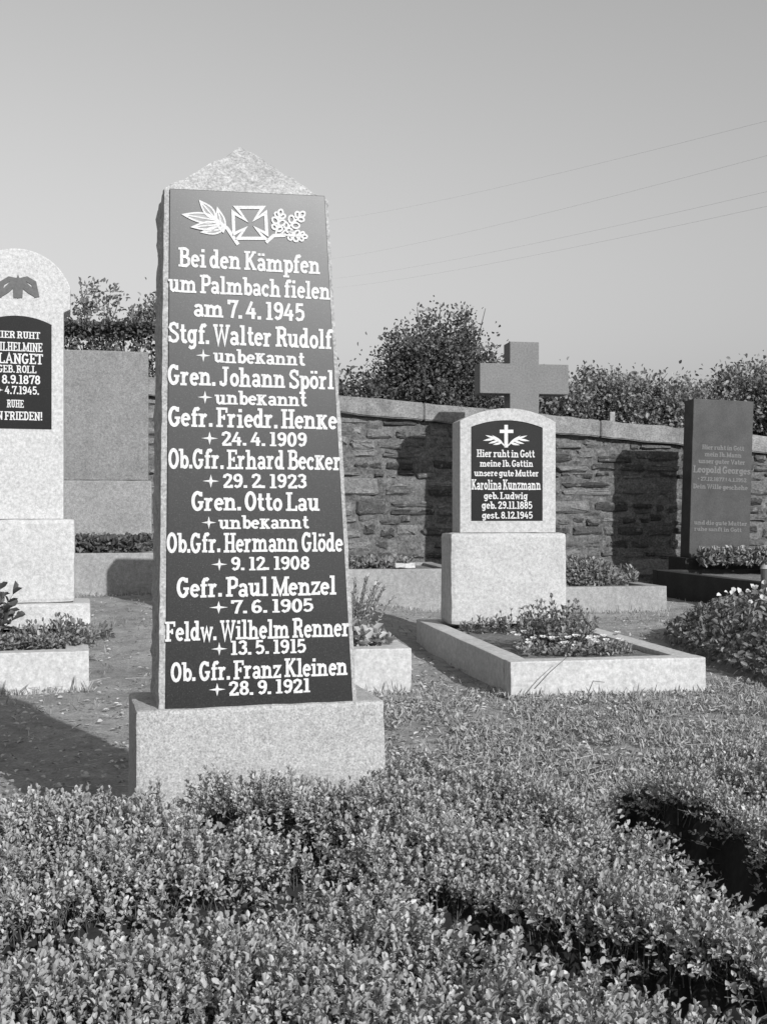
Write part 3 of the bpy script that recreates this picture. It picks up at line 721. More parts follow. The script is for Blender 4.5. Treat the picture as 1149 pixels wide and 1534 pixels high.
def unit(n):
    v = RNG.normal(size=(n, 3)); return v / np.linalg.norm(v, axis=1, keepdims=True)
def sprigs_np(B, A, H, nleaf, L, W, spread=(75, 25)):
    """upright leafy shoots: base B, axis A, height H; pairs of leaves up the stem"""
    n = len(B); A = A / np.linalg.norm(A, axis=1, keepdims=True)
    u = np.cross(A, np.tile([[.3, .9, .1]], (n, 1))); u /= np.linalg.norm(u, axis=1, keepdims=True); v = np.cross(A, u)
    ph0 = RNG.uniform(0, 6.28, n); Vs, Fs, off = [], [], 0
    for j in range(nleaf):
        t = (j // 2 + .6) / (nleaf / 2 + .1)
        t = min(1.0, t); ph = ph0 + (j % 2) * math.pi + (j // 2) * 1.57 + RNG.normal(0, .3, n)
        pit = np.radians(spread[0] + (spread[1] - spread[0]) * t + RNG.normal(0, 10, n))[:, None]
        rad = u * np.cos(ph)[:, None] + v * np.sin(ph)[:, None]
        D = rad * np.sin(pit) + A * np.cos(pit); Nn = A * np.sin(pit) - rad * np.cos(pit)
        k = RNG.uniform(.6, 1.3, n)
        vv, ff = leaves_np(B + A * (H * t)[:, None], D, Nn + RNG.normal(0, .2, (n, 3)), L * k, W * k)
        Vs.append(vv); Fs.append(ff + off); off += len(vv)
    return np.concatenate(Vs), np.concatenate(Fs)
def join_np(parts):
    Vs, Fs, o = [], [], 0
    for v, f in parts: Vs.append(v); Fs.append(f + o); o += len(v)
    return np.concatenate(Vs), np.concatenate(Fs)

def crown_np(blobs, n_clump, per, L, W, shell=.72, sig=.16, seed=0):
    """leaf clumps through a crown made of ellipsoids (cx,cy,cz,rx,ry,rz)"""
    rg = np.random.default_rng(seed); vol = np.array([b[3] * b[4] * b[5] for b in blobs]) ** .67; vol /= vol.sum()
    which = rg.choice(len(blobs), n_clump, p=vol); B = np.array(blobs)[which]
    d = rg.normal(size=(n_clump, 3)); d /= np.linalg.norm(d, axis=1, keepdims=True); r = rg.uniform(shell ** 3, 1.06, n_clump) ** (1 / 3)
    lump = np.array([.13 * noise.noise(tuple(q * 2.6 + b[:3])) for q, b in zip(d, B)])
    C = B[:, :3] + d * (r + lump)[:, None] * B[:, 3:]
    size = rg.uniform(.5, 1.3, n_clump)
    P = np.repeat(C, per, 0) + rg.normal(size=(n_clump * per, 3)) * (np.repeat(size, per) * sig)[:, None]
    D = rg.normal(size=P.shape) + np.repeat(d, per, 0) * .9 + np.array([0, 0, .25]); Nn = rg.normal(size=P.shape) + np.array([0, -.2, .8])
    k = rg.uniform(.6, 1.25, len(P))
    return leaves_np(P, D, Nn, L * k, W * k), C
def tree(name, loc, blobs, n_clump, per, L, W, mat, label, cat, group, trunk_h, r, shell=.6, sig=.16, seed=0, twigs=()):
    T = thing(name, loc, 0, label, cat, group)
    (V, F), C = crown_np(blobs, n_clump, per, L, W, shell, sig, seed)
    link('crown', np_mesh('crown', V, F), mat, T)
    rs = random.Random(seed); bm = bmesh.new(); tube(bm, [(0, 0, -.2), (rs.uniform(-.05, .05), 0, trunk_h * .5), (rs.uniform(-.1, .1), 0, trunk_h)], r, r * .6, 8)
    bm_obj('trunk', bm, 'bark', T, True)
    bm = bmesh.new()
    for b in list(blobs) * 2:
        e = Vector(b[:3]) + Vector((rs.uniform(-.6, .6) * b[3], rs.uniform(-.6, .6) * b[4], rs.uniform(-.2, .8) * b[5])); s = Vector((0, 0, trunk_h * rs.uniform(.6, .98)))
        tube(bm, [s, s.lerp(e, .5) + Vector((rs.uniform(-.1, .1), 0, .12)), e], r * .4, r * .1, 5)
    for p0, p1 in twigs:
        p0, p1 = Vector(p0), Vector(p1); mid = p0.lerp(p1, .5) + Vector((rs.uniform(-.03, .03), 0, 0))
        tube(bm, [p0, mid, p1], .016, .005, 5)
    bm_obj('limbs', bm, 'bark', T, True)
    return T
def wx(px, d): return (px - CX) / FPX * d
def wz(py, d): return CAMZ - (py - HY) / FPX * d

def background():
    d = 17.0
    # big dark bush right of the monument
    X = wx(655, d)
    bl = [(0, 0, 2.35, 1.02, .95, 1.55), (-.55, -.1, 2.0, .75, .8, 1.15), (.55, 0, 2.15, .66, .8, 1.2), (.05, .0, 2.95, .55, .6, .72), (-.35, 0, 2.9, .55, .6, .62), (.45, 0, 2.75, .5, .6, .62), (0, 0, 1.2, 1.25, .9, 1.0)]
    tree('round_bush', (X, d, 0), bl, 1250, 44, .058, .036, 'bush_leaf', 'big dark rounded bush behind the wall between monument and stone cross', 'bush', 'trees and bushes beyond the wall', 1.3, .09, .45, .13, 3,
         [((.35, 0, 3.2), (.44, 0, 4.02)), ((.5, 0, 3.2), (.72, 0, 3.98)), ((-.6, 0, 3.0), (-.78, 0, 3.55)), ((-.2, 0, 3.4), (-.3, 0, 4.0)), ((.0, 0, 3.4), (.05, 0, 4.05))])
    X = wx(545, d)
    bl = [(0, 0, 2.1, .62, .7, .85), (-.5, 0, 2.0, .6, .7, .78), (.3, 0, 1.4, .7, .6, .9), (-1.0, 0, 2.2, .6, .7, .9)]
    tree('low_bush', (X, d - .5, 0), bl, 420, 32, .08, .045, 'bush_leaf', 'lower dark bush behind wall just right of the tall monument', 'bush', 'trees and bushes beyond the wall', 1.0, .06, .4, .11, 5)
    # loose hedge trees to the right, each its own plant
    for i, (px, top, hw) in enumerate(((838, 556, 62), (905, 541, 62), (975, 548, 58), (1050, 560, 62), (1118, 530, 60), (1195, 525, 70), (1290, 530, 80))):
        dd = 17.2 + .5 * math.sin(i * 2.1); X = wx(px, dd); zt = wz(top, dd) - .33; r = hw / FPX * dd * 1.25
        rr = random.Random(i)
        bl = [(0, 0, zt - .75, r, .8, .78), (-.3 * r, 0, zt - .45, .5 * r, .5, .5), (.4 * r, -.1, zt - .5, .5 * r, .5, .48), (0, 0, 1.1, r * 1.1, .9, 1.1), (rr.uniform(-.4, .4) * r, 0, zt - .28, .22 * r, .3, .42)]
        lab = ['leafy hedge tree hidden mostly behind the stone cross', 'leafy hedge tree beyond the wall just right of the cross', 'leafy hedge tree beyond the wall, midway between cross and dark slab',
               'leafy hedge tree beyond the wall just left of the dark slab', 'tall spiky-topped hedge tree rising behind the dark slab', 'leafy hedge tree cut by the right picture edge', 'leafy hedge tree past the right edge'][i]
        if i == 6: continue
        tree('hedge_tree', (X, dd, 0), bl, 700, 38, .065, .04, 'hedge_leaf', lab, 'tree', 'trees and bushes beyond the wall', 1.2, .06, .45, .13, 20 + i,
             [((rr.uniform(-.4, .4) * r, 0, zt - .4), (rr.uniform(-.5, .5) * r, 0, zt + .22)) for _ in range(3)])
    # left: clipped hedge and a thin tree
    dd = 18.0
    X0, X1 = wx(40, dd), wx(330, dd); zt = wz(489, dd)
    T = thing('clipped_hedge', (X0, dd, 0), 0, 'dark clipped hedge with level top behind the grey slab', 'hedge', 'trees and bushes beyond the wall')
    n = 16000; rg = np.random.default_rng(4)
    P = np.stack([rg.uniform(0, X1 - X0, n), rg.choice([-1, 1], n) * .45 * rg.uniform(.75, 1.02, n), rg.uniform(.3, zt - .06, n)], 1)
    k = n // 3; P[:k, 2] = zt - .06 + rg.normal(0, .03, k); P[:k, 1] = rg.uniform(-.45, .45, k)
    V, F = leaves_np(P, rg.normal(size=P.shape) + [0, -.5, .2], rg.normal(size=P.shape) + [0, -.4, .8], rg.uniform(.05, .1, n), rg.uniform(.03, .06, n))
    link('foliage', np_mesh('foliage', V, F), 'bush_leaf', T)
    bm = bmesh.new()
    for i in range(12): x = .3 + i * (X1 - X0 - .5) / 12; tube(bm, [(x, 0, -.1), (x + .05, .02, zt * .5), (x - .04, 0, zt - .25)], .03, .012, 5)
    bm_obj('stem', bm, 'bark', T)
    dd = 20.0; X = wx(160, dd)
    def b(px, py, r): return (wx(px, dd) - X, random.uniform(-.2, .2), wz(py, dd), r, r, r * .8)
    bl = [b(122, 462, .22), b(135, 447, .26), b(155, 470, .24), b(168, 450, .16), b(160, 490, .22), b(140, 480, .2), b(105, 468, .14), b(108, 485, .2), b(215, 486, .3), b(232, 475, .26), b(200, 495, .2), b(245, 470, .3)]
    tree('thin_tree', (X, dd, 0), bl, 80, 16, .09, .05, 'tree_leaf', 'thin loose tree top showing above hedge at left of tall monument', 'tree', 'trees and bushes beyond the wall', 3.3, .07, .2, .12, 9,
         [((wx(160, dd) - X, 0, wz(495, dd)), (wx(180, dd) - X, 0, wz(444, dd)))])
    # two short fence posts just beyond the wall
    for px, y0, lab, hw in ((916, 617, 'taller pale wooden fence post showing above wall coping, right of the cross', .035), (1006, 641, 'short pale post stub above the coping beside the dark slab', .045)):
        dd = 15.2; T = thing('fence_post', (wx(px, dd), dd, 0), 5, lab, 'post', 'fence posts beyond the wall')
        block('post', 'post_wood', T, -hw, hw, -hw, hw, -.1, wz(y0, dd), .008, .004, 3, px)
    # overhead wires
    for (xa, ya, xb, yb), lab in (((500, 388, 1149, 238), 'faint overhead wire, second from top, crossing sky at right'), ((500, 418, 1149, 292), 'faint overhead wire, third from top, crossing sky at right'),
                                  ((500, 432, 1149, 314), 'lowest faint overhead wire crossing the sky at right'), ((500, 330, 1149, 186), 'topmost faint overhead wire at upper right of sky')):
        A = Vector((wx(xa, 90), 90, wz(ya, 90))); B = Vector((wx(xb, 30), 30, wz(yb, 30))); dv = B - A
        A2, B2 = A - dv * .45, B + dv * .4; bm = bmesh.new()
        pts = [A2.lerp(B2, t / 24) + Vector((0, 0, -.9 * (1 - (2 * t / 24 - 1) ** 2) + .7)) for t in range(25)]
        tube(bm, pts, .003, None, 5); o = bm_obj('overhead_wire', bm, 'wire'); tag(o, lab, 'wire', 'overhead wires')
background()

# ------------------------------------------------------------------ plants on the graves
def plant(name, loc, build, mat, label, cat='plant', group=None, part='foliage', extra=None):
    T = thing(name, loc, 0, label, cat, group)
    V, F = build; link(part, np_mesh(part, V, F), mat, T)
    if extra:
        for nm, (V, F), m in extra: link(nm, np_mesh(nm, V, F), m, T)['kind'] = 'stuff'
    return T
def stems_np(B, E, r):
    """three-sided stems from B to E"""
    D = E - B; u = np.cross(D, [.2, .9, .3]); u /= np.linalg.norm(u, axis=1, keepdims=True) + 1e-9; v = np.cross(D, u); v /= np.linalg.norm(v, axis=1, keepdims=True) + 1e-9
    n = len(B); V = np.empty((n, 6, 3))
    for k in range(3):
        a = k * 2.094; o = (u * math.cos(a) + v * math.sin(a)) * r
        V[:, k] = B + o; V[:, k + 3] = E + o * .5
    i = np.arange(n)[:, None] * 6; F = np.concatenate([i + [[0, 1, 4, 3]], i + [[1, 2, 5, 4]], i + [[2, 0, 3, 5]]])
    return V.reshape(-1, 3), F
def bushlet(n, rx, ry, h, nleaf, L, W, seed=0, lean=.5):
    rg = np.random.default_rng(seed); a = rg.uniform(0, 6.28, n); r = np.sqrt(rg.uniform(0, 1, n))
    B = np.stack([rx * r * np.cos(a) * .8, ry * r * np.sin(a) * .8, np.zeros(n)], 1)
    A = np.stack([np.cos(a) * r * lean, np.sin(a) * r * lean, np.ones(n)], 1) + rg.normal(0, .15, (n, 3))
    H = h * (1 - .55 * r ** 2) * rg.uniform(.7, 1.1, n)
    st = stems_np(B, B + A / np.linalg.norm(A, axis=1, keepdims=True) * H[:, None], .0025)
    return sprigs_np(B, A, H, nleaf, L, W), st
def mat_np(poly_pts, n, h, L, W, seed=0, up=.6):
    """low ground cover: leaves over a rectangle x0,x1,y0,y1 with bumpy height"""
    rg = np.random.default_rng(seed); x0, x1, y0, y1 = poly_pts
    P = np.stack([rg.uniform(x0, x1, n), rg.uniform(y0, y1, n), rg.uniform(0, h, n)], 1)
    D = rg.normal(size=(n, 3)) + [0, 0, up]; Nn = rg.normal(0, .5, (n, 3)) + [0, -.1, 1]
    k = rg.uniform(.6, 1.2, n); return leaves_np(P, D, Nn, L * k, W * k)
def loc_in(rz, ox, oy, x, y, z):
    c, s = math.cos(R(rz)), math.sin(R(rz)); return (ox + c * x - s * y, oy + s * x + c * y, z)

def grave_plants():
    K = lambda x, y, z=.145: loc_in(10, .626, 5.6, x, y, z)
    f, st = bushlet(120, .20, .17, .30, 14, .028, .015, 1)
    plant('flowering_plant', K(.47, .66), f, 'plant_leaf', 'bushy flowering plant in the middle of the long white grave border', extra=[('stem', st, 'twig_green')])
    for i, (x, y, n, lab) in enumerate(((.28, 1.62, 30, 'small leafy plant at left foot of the arched headstone plinth'), (.48, 1.58, 34, 'upright seedlings before the arched headstone plinth, left of the bushy plant'), (.78, 1.5, 30, 'leafy plant at right foot of the arched headstone plinth'))):
        f, st = bushlet(n, .15, .1, .10 + .05 * (i == 1), 8, .028, .014, 30 + i); plant('seedling_plant', K(x, y), f, 'plant_leaf', lab, group='plants before the arched headstone', extra=[('stem', st, 'twig_green')])
    rg = np.random.default_rng(3)
    n = 34; P = np.stack([rg.uniform(-.30, .30, n), rg.normal(0, .07, n) + .1, rg.uniform(.05, .10, n)], 1); P[:, 1] += P[:, 0] ** 2 * 2; P2 = np.repeat(P, 5, 0)
    a = np.tile(np.arange(5) * 1.256, n) + np.repeat(rg.uniform(0, 6, n), 5); D = np.stack([np.cos(a), np.sin(a), np.full_like(a, .35)], 1)
    f = leaves_np(P2, D + np.array([0, 0, .25]), np.tile([[0, -.6, .8]], (len(P2), 1)), .022, .018, .1)
    m = mat_np((-.30, .30, -.03, .25), 800, .05, .03, .016, 8)
    plant('white_flowers', K(.47, .36), m, 'plant_leaf', 'low white flowers edging the bushy plant in the long white grave border', extra=[('flower', f, 'petal')])
    # cushion plant on the cross grave
    n = 5200; rg = np.random.default_rng(6); d = rg.normal(size=(n, 3)); d[:, 2] = np.abs(d[:, 2]) * .8 + .05; d /= np.linalg.norm(d, axis=1, keepdims=True)
    P = d * np.array([.47, .62, .26]) * rg.uniform(.86, 1.02, n)[:, None]
    V, F = leaves_np(P, d + rg.normal(0, .7, (n, 3)), d + rg.normal(0, .5, (n, 3)), .045, .024)
    plant('cushion_plant', loc_in(10, 2.63, 10.55, -.60, .80, .20), (V, F), 'cushion_leaf', 'dense rounded cushion plant in grey border beside the white plinth')
    f, st = bushlet(26, .09, .09, .20, 8, .06, .022, 41); plant('rosette_plant', loc_in(10, 2.63, 10.55, -.08, .75, .2), f, 'plant_leaf', 'small star-leaved plant at the right end of the cushion plant', extra=[('stem', st, 'twig_green')])
    # trailing plants in the left border
    c15 = lambda x, y, z: loc_in(15, -1.516, 5.85, x, y, z)
    for i, (x, y, n, rx, h, lab) in enumerate(((-.18, .42, 130, .24, .18, 'low pale trailing plant at right end of the left white border'), (-.62, .40, 110, .28, .15, 'low trailing plant further left in the left white border'), (.0, .80, 40, .13, .12, 'trailing shoots spilling over the right side of the left border'))):
        f, st = bushlet(n, rx, .16, h, 10, .032, .014, 50 + i, 1.0); plant('trailing_plant', c15(x, y, .165), f, 'plant_leaf', lab, group='trailing plants in the left border', extra=[('stem', st, 'twig_green')])
    f, st = bushlet(26, .16, .12, .42, 12, .075, .04, 60, .6); plant('leafy_shrub', c15(-.66, .95, .165), f, 'bush_leaf', 'dark leafy shrub against the pale plinth at the left picture edge', extra=[('stem', st, 'twig_green')])
    # dark ground cover before the grey slab
    c12 = lambda x, y, z: loc_in(12, -2.18, 9.9, x, y, z)
    plant('ground_cover', c12(-.42, .2, .545), mat_np((-.5, .5, -.08, .85), 4200, .13, .06, .035, 12), 'bush_leaf', 'dark ivy ground cover in the raised border before the grey slab')
    # spiky shrub beside the monument
    T = thing('spiky_shrub', loc_in(10, .143, 5.77, -.27, .42, .19), 0, 'pale spiky shrub with upright feathery shoots at right of the monument', 'shrub')
    rg = np.random.default_rng(8); n = 85; a = rg.uniform(0, 6.28, n); r = np.sqrt(rg.uniform(0, 1, n)); B = np.stack([.09 * r * np.cos(a), .09 * r * np.sin(a), np.zeros(n)], 1)
    A = np.stack([np.cos(a) * r * .75, np.sin(a) * r * .75, np.ones(n)], 1); H = rg.uniform(.22, .40, n)
    V, F = sprigs_np(B, A, H, 36, .026, .010, (50, 22)); link('foliage', np_mesh('foliage', V, F), 'pale_leaf', T)
    V, F = stems_np(B, B + A / np.linalg.norm(A, axis=1, keepdims=True) * H[:, None], .004); link('stem', np_mesh('stem', V, F), 'twig_green', T)
    f, st = bushlet(42, .17, .14, .13, 8, .055, .042, 71, .9); plant('rosette_plant', loc_in(10, .143, 5.77, -.24, .27, .19), f, 'pale_leaf', 'broad-leaved rosette plant at the foot of the spiky shrub', extra=[('stem', st, 'twig_green')])
    # ground cover on the shaded border
    g = mat_np((-.75, .3, -.1, .7), 2600, .10, .05, .028, 14); plant('ground_cover', loc_in(8, .62, 10.46, -.62, .35, .36), g, 'cushion_leaf', 'low plants on the shaded grey border beside the wall')
    T = thing('broken_stone', loc_in(8, .62, 10.46, -.42, .10, .40), 20, 'small pale broken stone lying on the shaded grey border', 'stone')
    block('stone', 'cast_white', T, -.10, .10, -.04, .04, 0, .045, .012, .012, 4, 3)
    # plants at the foot of the dark slab
    g = mat_np((-.6, .75, -.12, .14), 3400, .16, .06, .03, 15); plant('ground_cover', (4.15, 12.72, .34), g, 'plant_leaf', 'row of pale low plants along the foot of the dark slab')
    # mound grave
    T = thing('planted_mound', (2.84, 7.1, 0), 0, 'grave mound of dark leaves and pale flowers at the right edge', 'grave mound')
    rx, ry, hh = .90, 1.95, .34
    def mz(x, y): q = np.clip(1 - (np.abs(x / rx) ** 2.2 + np.abs(y / ry) ** 3), 0, 1); return hh * q ** .9
    xs = np.linspace(-rx, rx, 40); ys = np.linspace(-ry, ry, 70); X, Y = np.meshgrid(xs, ys, indexing='ij'); Z = mz(X, Y) - .03
    V = np.stack([X, Y, Z], -1).reshape(-1, 3); ny = len(ys); I = (np.arange(39)[:, None] * ny + np.arange(69)[None]).ravel(); F = np.stack([I, I + ny, I + ny + 1, I + 1], 1)
    link('earth', np_mesh('earth', V, F, True), 'bed_soil', T)
    rg = np.random.default_rng(9); n = 16000; P = np.stack([rg.uniform(-rx, rx, n), rg.uniform(-ry, ry, n), np.zeros(n)], 1); keep = mz(P[:, 0], P[:, 1]) > .03; P = P[keep]; n = len(P)
    P[:, 2] = mz(P[:, 0], P[:, 1]) + rg.uniform(-.03, .05, n)
    e = .02; gx = (mz(P[:, 0] + e, P[:, 1]) - mz(P[:, 0] - e, P[:, 1])) / (2 * e); gy = (mz(P[:, 0], P[:, 1] + e) - mz(P[:, 0], P[:, 1] - e)) / (2 * e)
    Nn = np.stack([-gx, -gy, np.ones(n)], 1); Nn /= np.linalg.norm(Nn, axis=1, keepdims=True)
    V, F = leaves_np(P, rg.normal(size=(n, 3)) + Nn * .4, Nn + rg.normal(0, .45, (n, 3)), rg.uniform(.028, .055, n), rg.uniform(.018, .036, n)); link('foliage', np_mesh('foliage', V, F), 'mound_leaf', T)
    n = 130; P = np.stack([rg.uniform(-.45, rx, n), rg.uniform(.1, 1.35, n), np.zeros(n)], 1); P[:, 2] = mz(P[:, 0], P[:, 1]) + rg.uniform(.03, .10, n); P = P[P[:, 2] > .2]
    V, F = leaves_np(P, rg.normal(size=P.shape) + [0, 0, .5], rg.normal(0, .5, P.shape) + [0, -.6, .8], rg.uniform(.03, .055, len(P)), rg.uniform(.025, .04, len(P))); link('flower', np_mesh('flower', V, F), 'petal', T)['kind'] = 'stuff'
    # lone dry stalks standing against the long white border
    for i, (pts, lab) in enumerate((([(800, 1032), (822, 1008), (848, 985)], 'thin dark stalk leaning across the front of the long white border'), ([(880, 1040), (888, 1020), (905, 1022)], 'short bent grass stalk before the long white border'))):
        d = 5.55; bm = bmesh.new(); tube(bm, [(wx(x, d), d, wz(y, d)) for x, y in pts], .003, .0015, 5); o = bm_obj('dry_stalk', bm, 'twig_green'); tag(o, lab, 'stalk', 'stalks before the white border')
grave_plants()

# ------------------------------------------------------------------ low box hedge in the foreground
def poly_dist(x, y, pts):
    """distance from points to a polyline"""
    best = np.full(x.shape, 1e9)
    for (ax, ay), (bx, by) in zip(pts, pts[1:]):
        dx, dy = bx - ax, by - ay; t = np.clip(((x - ax) * dx + (y - ay) * dy) / (dx * dx + dy * dy), 0, 1)
        best = np.minimum(best, np.hypot(x - ax - t * dx, y - ay - t * dy))
    return best
def on_plane(px, py, z):
    d = (CAMZ - z) * FPX / (py - HY); return (wx(px, d), d)
HZ = .30
GA = [on_plane(*p, HZ * .62) for p in ((-60, 1215), (60, 1232), (180, 1240), (300, 1272), (430, 1305))]
GB = [on_plane(*p, HZ * .62) for p in ((60, 1490), (190, 1450), (330, 1432), (430, 1405), (480, 1385))]
GC = [(.10, 1.83), (.16, 1.77), (.26, 1.68), (.36, 1.59), (.45, 1.49), (.58, 1.33)]
GD = [(.50, 2.66), (.60, 2.38), (.635, 2.12), (.68, 1.82), (.76, 1.5)]
BACK = [on_plane(*p, HZ * .62) for p in ((-200, 1340), (-30, 1275), (45, 1232), (190, 1215), (300, 1200), (450, 1188), (580, 1182), (660, 1195), (740, 1222), (800, 1238), (870, 1215), (930, 1196), (1010, 1178), (1080, 1165), (1149, 1150), (1400, 1120))]
def hedge():
    bx = np.array([p[0] for p in BACK]); by = np.array([p[1] for p in BACK])
    def height(x, y):
        h = HZ * .97
        yb = np.interp(x, bx, by); stone = 2.60 + .277 * (x + .5745)          # the hedge stops at the monument's base
        yb = np.where((x > -.62) & (x < .06), np.minimum(yb, stone), yb); edge = ss((yb - y) / .07 + .3)
        g = np.ones_like(x)
        for pts, wd, rp in ((GA, .17, .05), (GB, .11, .06), (GC, .125, .035), (GD, .20, .03)):
            g *= ss((poly_dist(x, y, pts) - wd * .5) / rp)
        return h * edge * g
    step = .0117
    gx_, gy_ = np.meshgrid(np.arange(-1.5, 1.8, step), np.arange(1.0, 3.2, step), indexing='ij')
    x = gx_.ravel() + RNG.uniform(-.5, .5, gx_.size) * step; y = gy_.ravel() + RNG.uniform(-.5, .5, gx_.size) * step
    keep = np.abs(x) < .36 * y + .30; x, y = x[keep], y[keep]
    h = height(x, y); lump = np.array([noise.noise((a * 5.5, b * 5.5, 0)) + .6 * noise.noise((a * 14, b * 14, 3)) for a, b in zip(x, y)])
    keep = (h > .028) & (RNG.uniform(size=len(x)) < np.clip(1.05 + lump * .9, .25, 1)); x, y, h, lump = x[keep], y[keep], h[keep], lump[keep]
    top = h * (1 + .20 * lump) + RNG.uniform(-.03, .015, len(x))
    H = RNG.uniform(.03, .055, len(x)); top = np.maximum(top, .03)
    B = np.stack([x, y, np.maximum(top - H, 0.0) + gz(x, y)], 1)
    e = .02; gxx = (height(x + e, y) - height(x - e, y)) / (2 * e); gyy = (height(x, y + e) - height(x, y - e)) / (2 * e)
    A = np.stack([-gxx * .35, -gyy * .35, np.ones(len(x))], 1) + RNG.normal(0, .28, (len(x), 3)) * [1, 1, .2]
    # which mass does a shoot belong to
    def above(pts):
        px_ = np.array([p[0] for p in pts]); py_ = np.array([p[1] for p in pts]); o = np.argsort(px_)
        return y > np.interp(x, px_[o], py_[o])
    mass = np.zeros(len(x), int)
    mass[above(GA) & (x < GA[-1][0] + .03)] = 1
    mass[above(GD) & (x > GD[0][0] - .02)] = 2
    mass[~above(GC) & (x > GC[0][0] - .02)] = 3
    names = [('broad low box hedge filling the foreground before the tall monument', 220), ('box hedge strip along the foot of the tall monument base', 40), ('box hedge beyond the black shadow gap at the right edge', 30), ('box hedge in bottom right corner, nearer than the dark gap', 10)]
    for k, (lab, nind) in enumerate(names):
        T = thing('box_hedge', (float(x[mass == k].mean()), float(y[mass == k].mean()), 0), 0, lab, 'hedge', 'low box hedges in the foreground')
        off = np.array(T.location); idx = np.where(mass == k)[0]
        order = idx[np.argsort(np.where(np.abs(x[idx]) < .335 * y[idx], y[idx], 99) - top[idx])]
        ind, rest = order[:nind], order[nind:]
        parts = []
        for nl, sel in ((8, rest[::2]), (10, rest[1::2])):
            parts.append(sprigs_np(B[sel] - off, A[sel], H[sel], nl, .0112, .0062, (72, 20)))
        V, F = join_np(parts); o = link('foliage', np_mesh('foliage', V, F), 'box_leaf', T); o['kind'] = 'stuff'
        V, F = stems_np(B[rest] - off - A[rest] * .05 + RNG.normal(0, .008, (len(rest), 3)), B[rest] - off + A[rest] * .02, .0014); o = link('stem', np_mesh('stem', V, F), 'bark', T); o['kind'] = 'stuff'
        protos = []
        for q in range(4):
            V, F = sprigs_np(np.zeros((1, 3)), np.array([[.05, .05, 1.]]), np.array([.05]), 10, .0112, .0062, (72, 20)); me = np_mesh('sprig', V, F); me.materials.append(MATS['box_leaf']); protos.append(me)
        for q, i in enumerate(ind):
            o = bpy.data.objects.new('sprig', protos[q % 4]); COL.objects.link(o); o.parent = T; o.location = B[i] - off
            o.rotation_euler = (RNG.normal(0, .25), RNG.normal(0, .25), RNG.uniform(0, 6.28)); s = RNG.uniform(.85, 1.2); o.scale = (s, s, s)
    # earth and twig core under the hedge, coloured near-black as the gaps' deep shade
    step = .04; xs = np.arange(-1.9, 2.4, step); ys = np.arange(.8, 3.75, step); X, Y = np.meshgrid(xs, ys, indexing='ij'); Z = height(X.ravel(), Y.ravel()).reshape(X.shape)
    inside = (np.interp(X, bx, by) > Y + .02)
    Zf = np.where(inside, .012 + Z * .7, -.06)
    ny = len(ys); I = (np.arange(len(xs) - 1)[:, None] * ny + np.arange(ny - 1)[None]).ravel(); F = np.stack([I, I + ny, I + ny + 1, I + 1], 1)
    o = link('hedge_shade_earth', np_mesh('hedge_shade_earth', np.stack([X, Y, Zf], -1).reshape(-1, 3), F, True), 'hedge_shade_floor'); tag(o, 'earth and dead twigs under the box hedges, blackened to stand for deep shade', 'earth', kind='structure')
hedge()

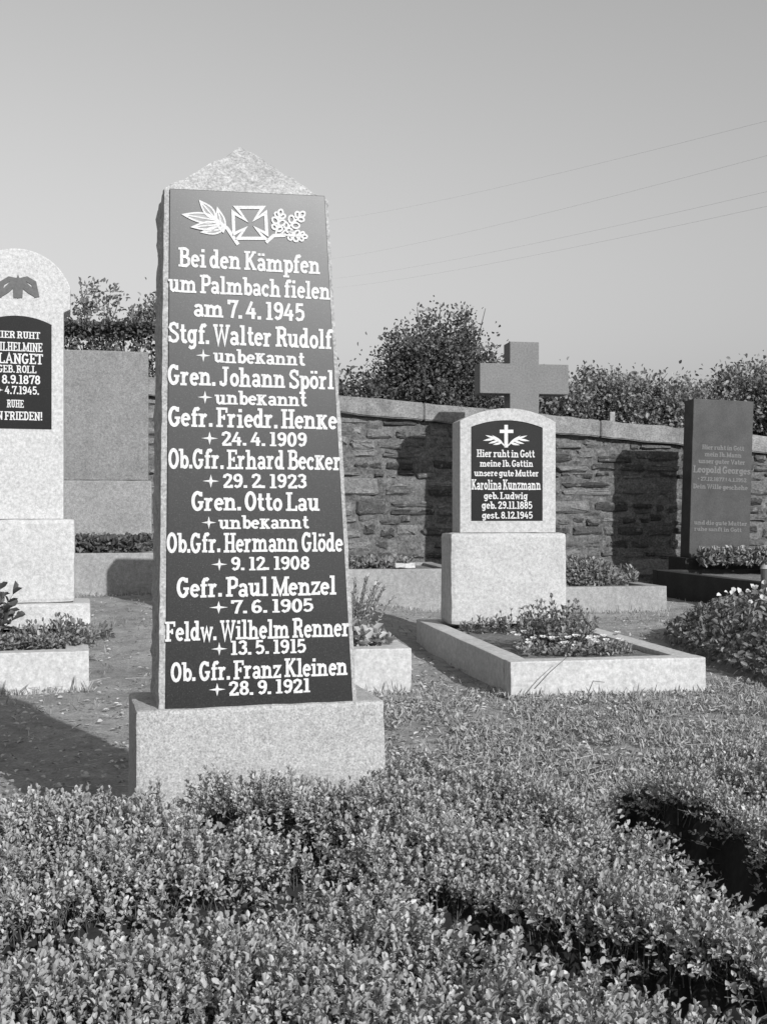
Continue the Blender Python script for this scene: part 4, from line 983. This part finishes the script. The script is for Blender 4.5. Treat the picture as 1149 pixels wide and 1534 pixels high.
# ------------------------------------------------------------------ grass, weeds and litter
def lawn():
    rg = np.random.default_rng(21); bx = np.array([p[0] for p in BACK]); by = np.array([p[1] for p in BACK])
    n = 120000; y = 2.45 + 3.75 * rg.uniform(0, 1, n); x = rg.uniform(-.45, 1, n) * 0; x = rg.uniform(-.1, .42, n) * y
    y = y.astype(float)
    d = np.array([noise.noise((a * 3.1, b * 3.1, 5)) + .6 * noise.noise((a * 11, b * 11, 1)) for a, b in zip(x, y)])
    fade = np.where(y > 5.5, .35, 1.0) * np.where(x < .2, .7, 1)
    keep = (y > np.interp(x, bx, by) - .03) & (rg.uniform(size=n) < np.clip(.62 + d * 1.5, .06, 1) * fade)
    x, y = x[keep], y[keep]; n = len(x); P = np.stack([x, y, gz(x, y) - .014], 1)
    m = int(n * .55); up = rg.uniform(.25, 1.2, (n, 1)); D = np.concatenate([rg.normal(0, .8, (n, 2)), up], 1)
    L = rg.uniform(.018, .055, n); W = rg.uniform(.003, .006, n)
    br = rg.uniform(size=n) < .22; W[br] = rg.uniform(.009, .017, br.sum()); L[br] = rg.uniform(.014, .03, br.sum()); P[br, 2] += rg.uniform(0, .022, br.sum()); D[br, 2] *= .4
    V, F = leaves_np(P, D, rg.normal(0, .4, (n, 3)) + [0, -.1, 1], L, W)
    o = link('grass', np_mesh('grass', V, F), 'grass_blade'); tag(o, 'short weedy grass between the box hedge and the white border', 'grass', kind='stuff')
    # thin grass tufts along the kerbs and on the path
    parts = []; n = 9000; x = rg.uniform(-2.6, 3.2, n); y = rg.uniform(4.2, 13.6, n)
    c = np.array([noise.noise((a * 2.0, b * 2.0, 9)) for a, b in zip(x, y)]); k = (c > .12); x, y = x[k], y[k]; n = len(x)
    P = np.stack([x, y, gz(x, y) - .012], 1); parts.append(leaves_np(P, np.concatenate([rg.normal(0, .7, (n, 2)), rg.uniform(.3, 1.2, (n, 1))], 1), rg.normal(0, .5, (n, 3)) + [0, 0, 1], rg.uniform(.02, .06, n), rg.uniform(.004, .009, n)))
    for ox, oy, rz, x0, x1, dep in ((.626, 5.6, 10, -.02, 1.05, 1), (.143, 5.77, 10, -1.0, .02, 1), (-1.516, 5.85, 15, -.95, .02, 1), (2.63, 10.55, 10, -1.1, .02, 0), (-2.18, 9.9, 12, -1.05, .2, 1), (.62, 10.46, 8, -1.5, .1, 1)):
        q = 260; u = rg.uniform(x0, x1, q); v = -np.abs(rg.normal(0, .035, q)) - .005; cc, s_ = math.cos(R(rz)), math.sin(R(rz))
        X, Y = ox + cc * u - s_ * v, oy + s_ * u + cc * v
        parts.append(leaves_np(np.stack([X, Y, gz(X, Y) - .012], 1), np.concatenate([rg.normal(0, .45, (q, 2)), np.ones((q, 1))], 1), rg.normal(0, .5, (q, 3)) + [0, -1, .3], rg.uniform(.015, .04, q) * np.where(rg.uniform(size=q) < .12, 2.4, 1), rg.uniform(.004, .008, q)))
    V, F = join_np(parts); o = link('grass_tufts', np_mesh('grass_tufts', V, F), 'grass_blade'); tag(o, 'thin grass tufts on path and along the grave borders', 'grass', kind='stuff')
    n = 5200; y = 2.9 + 7 * rg.uniform(0, 1, n) ** 1.6; x = rg.uniform(-.36, .40, n) * y; k = y > np.interp(x, bx, by); x, y = x[k], y[k]; n = len(x)
    P = np.stack([x, y, gz(x, y) + .004], 1); V, F = leaves_np(P, np.concatenate([rg.normal(0, 1, (n, 2)), rg.normal(0, .12, (n, 1))], 1), rg.normal(0, .25, (n, 3)) + [0, 0, 1], rg.uniform(.012, .035, n), rg.uniform(.008, .02, n))
    o = link('leaf_litter', np_mesh('leaf_litter', V, F), 'litter'); tag(o, 'dry fallen leaves scattered over grass and path', 'leaf litter', kind='stuff')
    n = 80; y = 3.0 + 4.5 * rg.uniform(0, 1, n) ** 1.4; x = rg.uniform(-.33, .38, n) * y; k = y > np.interp(x, bx, by); x, y = x[k], y[k]; n = len(x)
    a = rg.uniform(-.7, .7, n); l = rg.uniform(.04, .16, n); B = np.stack([x, y, gz(x, y) + .012], 1); E = B + np.stack([np.cos(a) * l, np.sin(a) * l, rg.uniform(-.005, .02, n)], 1)
    V, F = stems_np(B, E, .0018); o = link('fallen_twigs', np_mesh('fallen_twigs', V, F), 'dry_stem'); tag(o, 'dry twigs and straw lying on the grass', 'twigs', kind='stuff')
lawn()
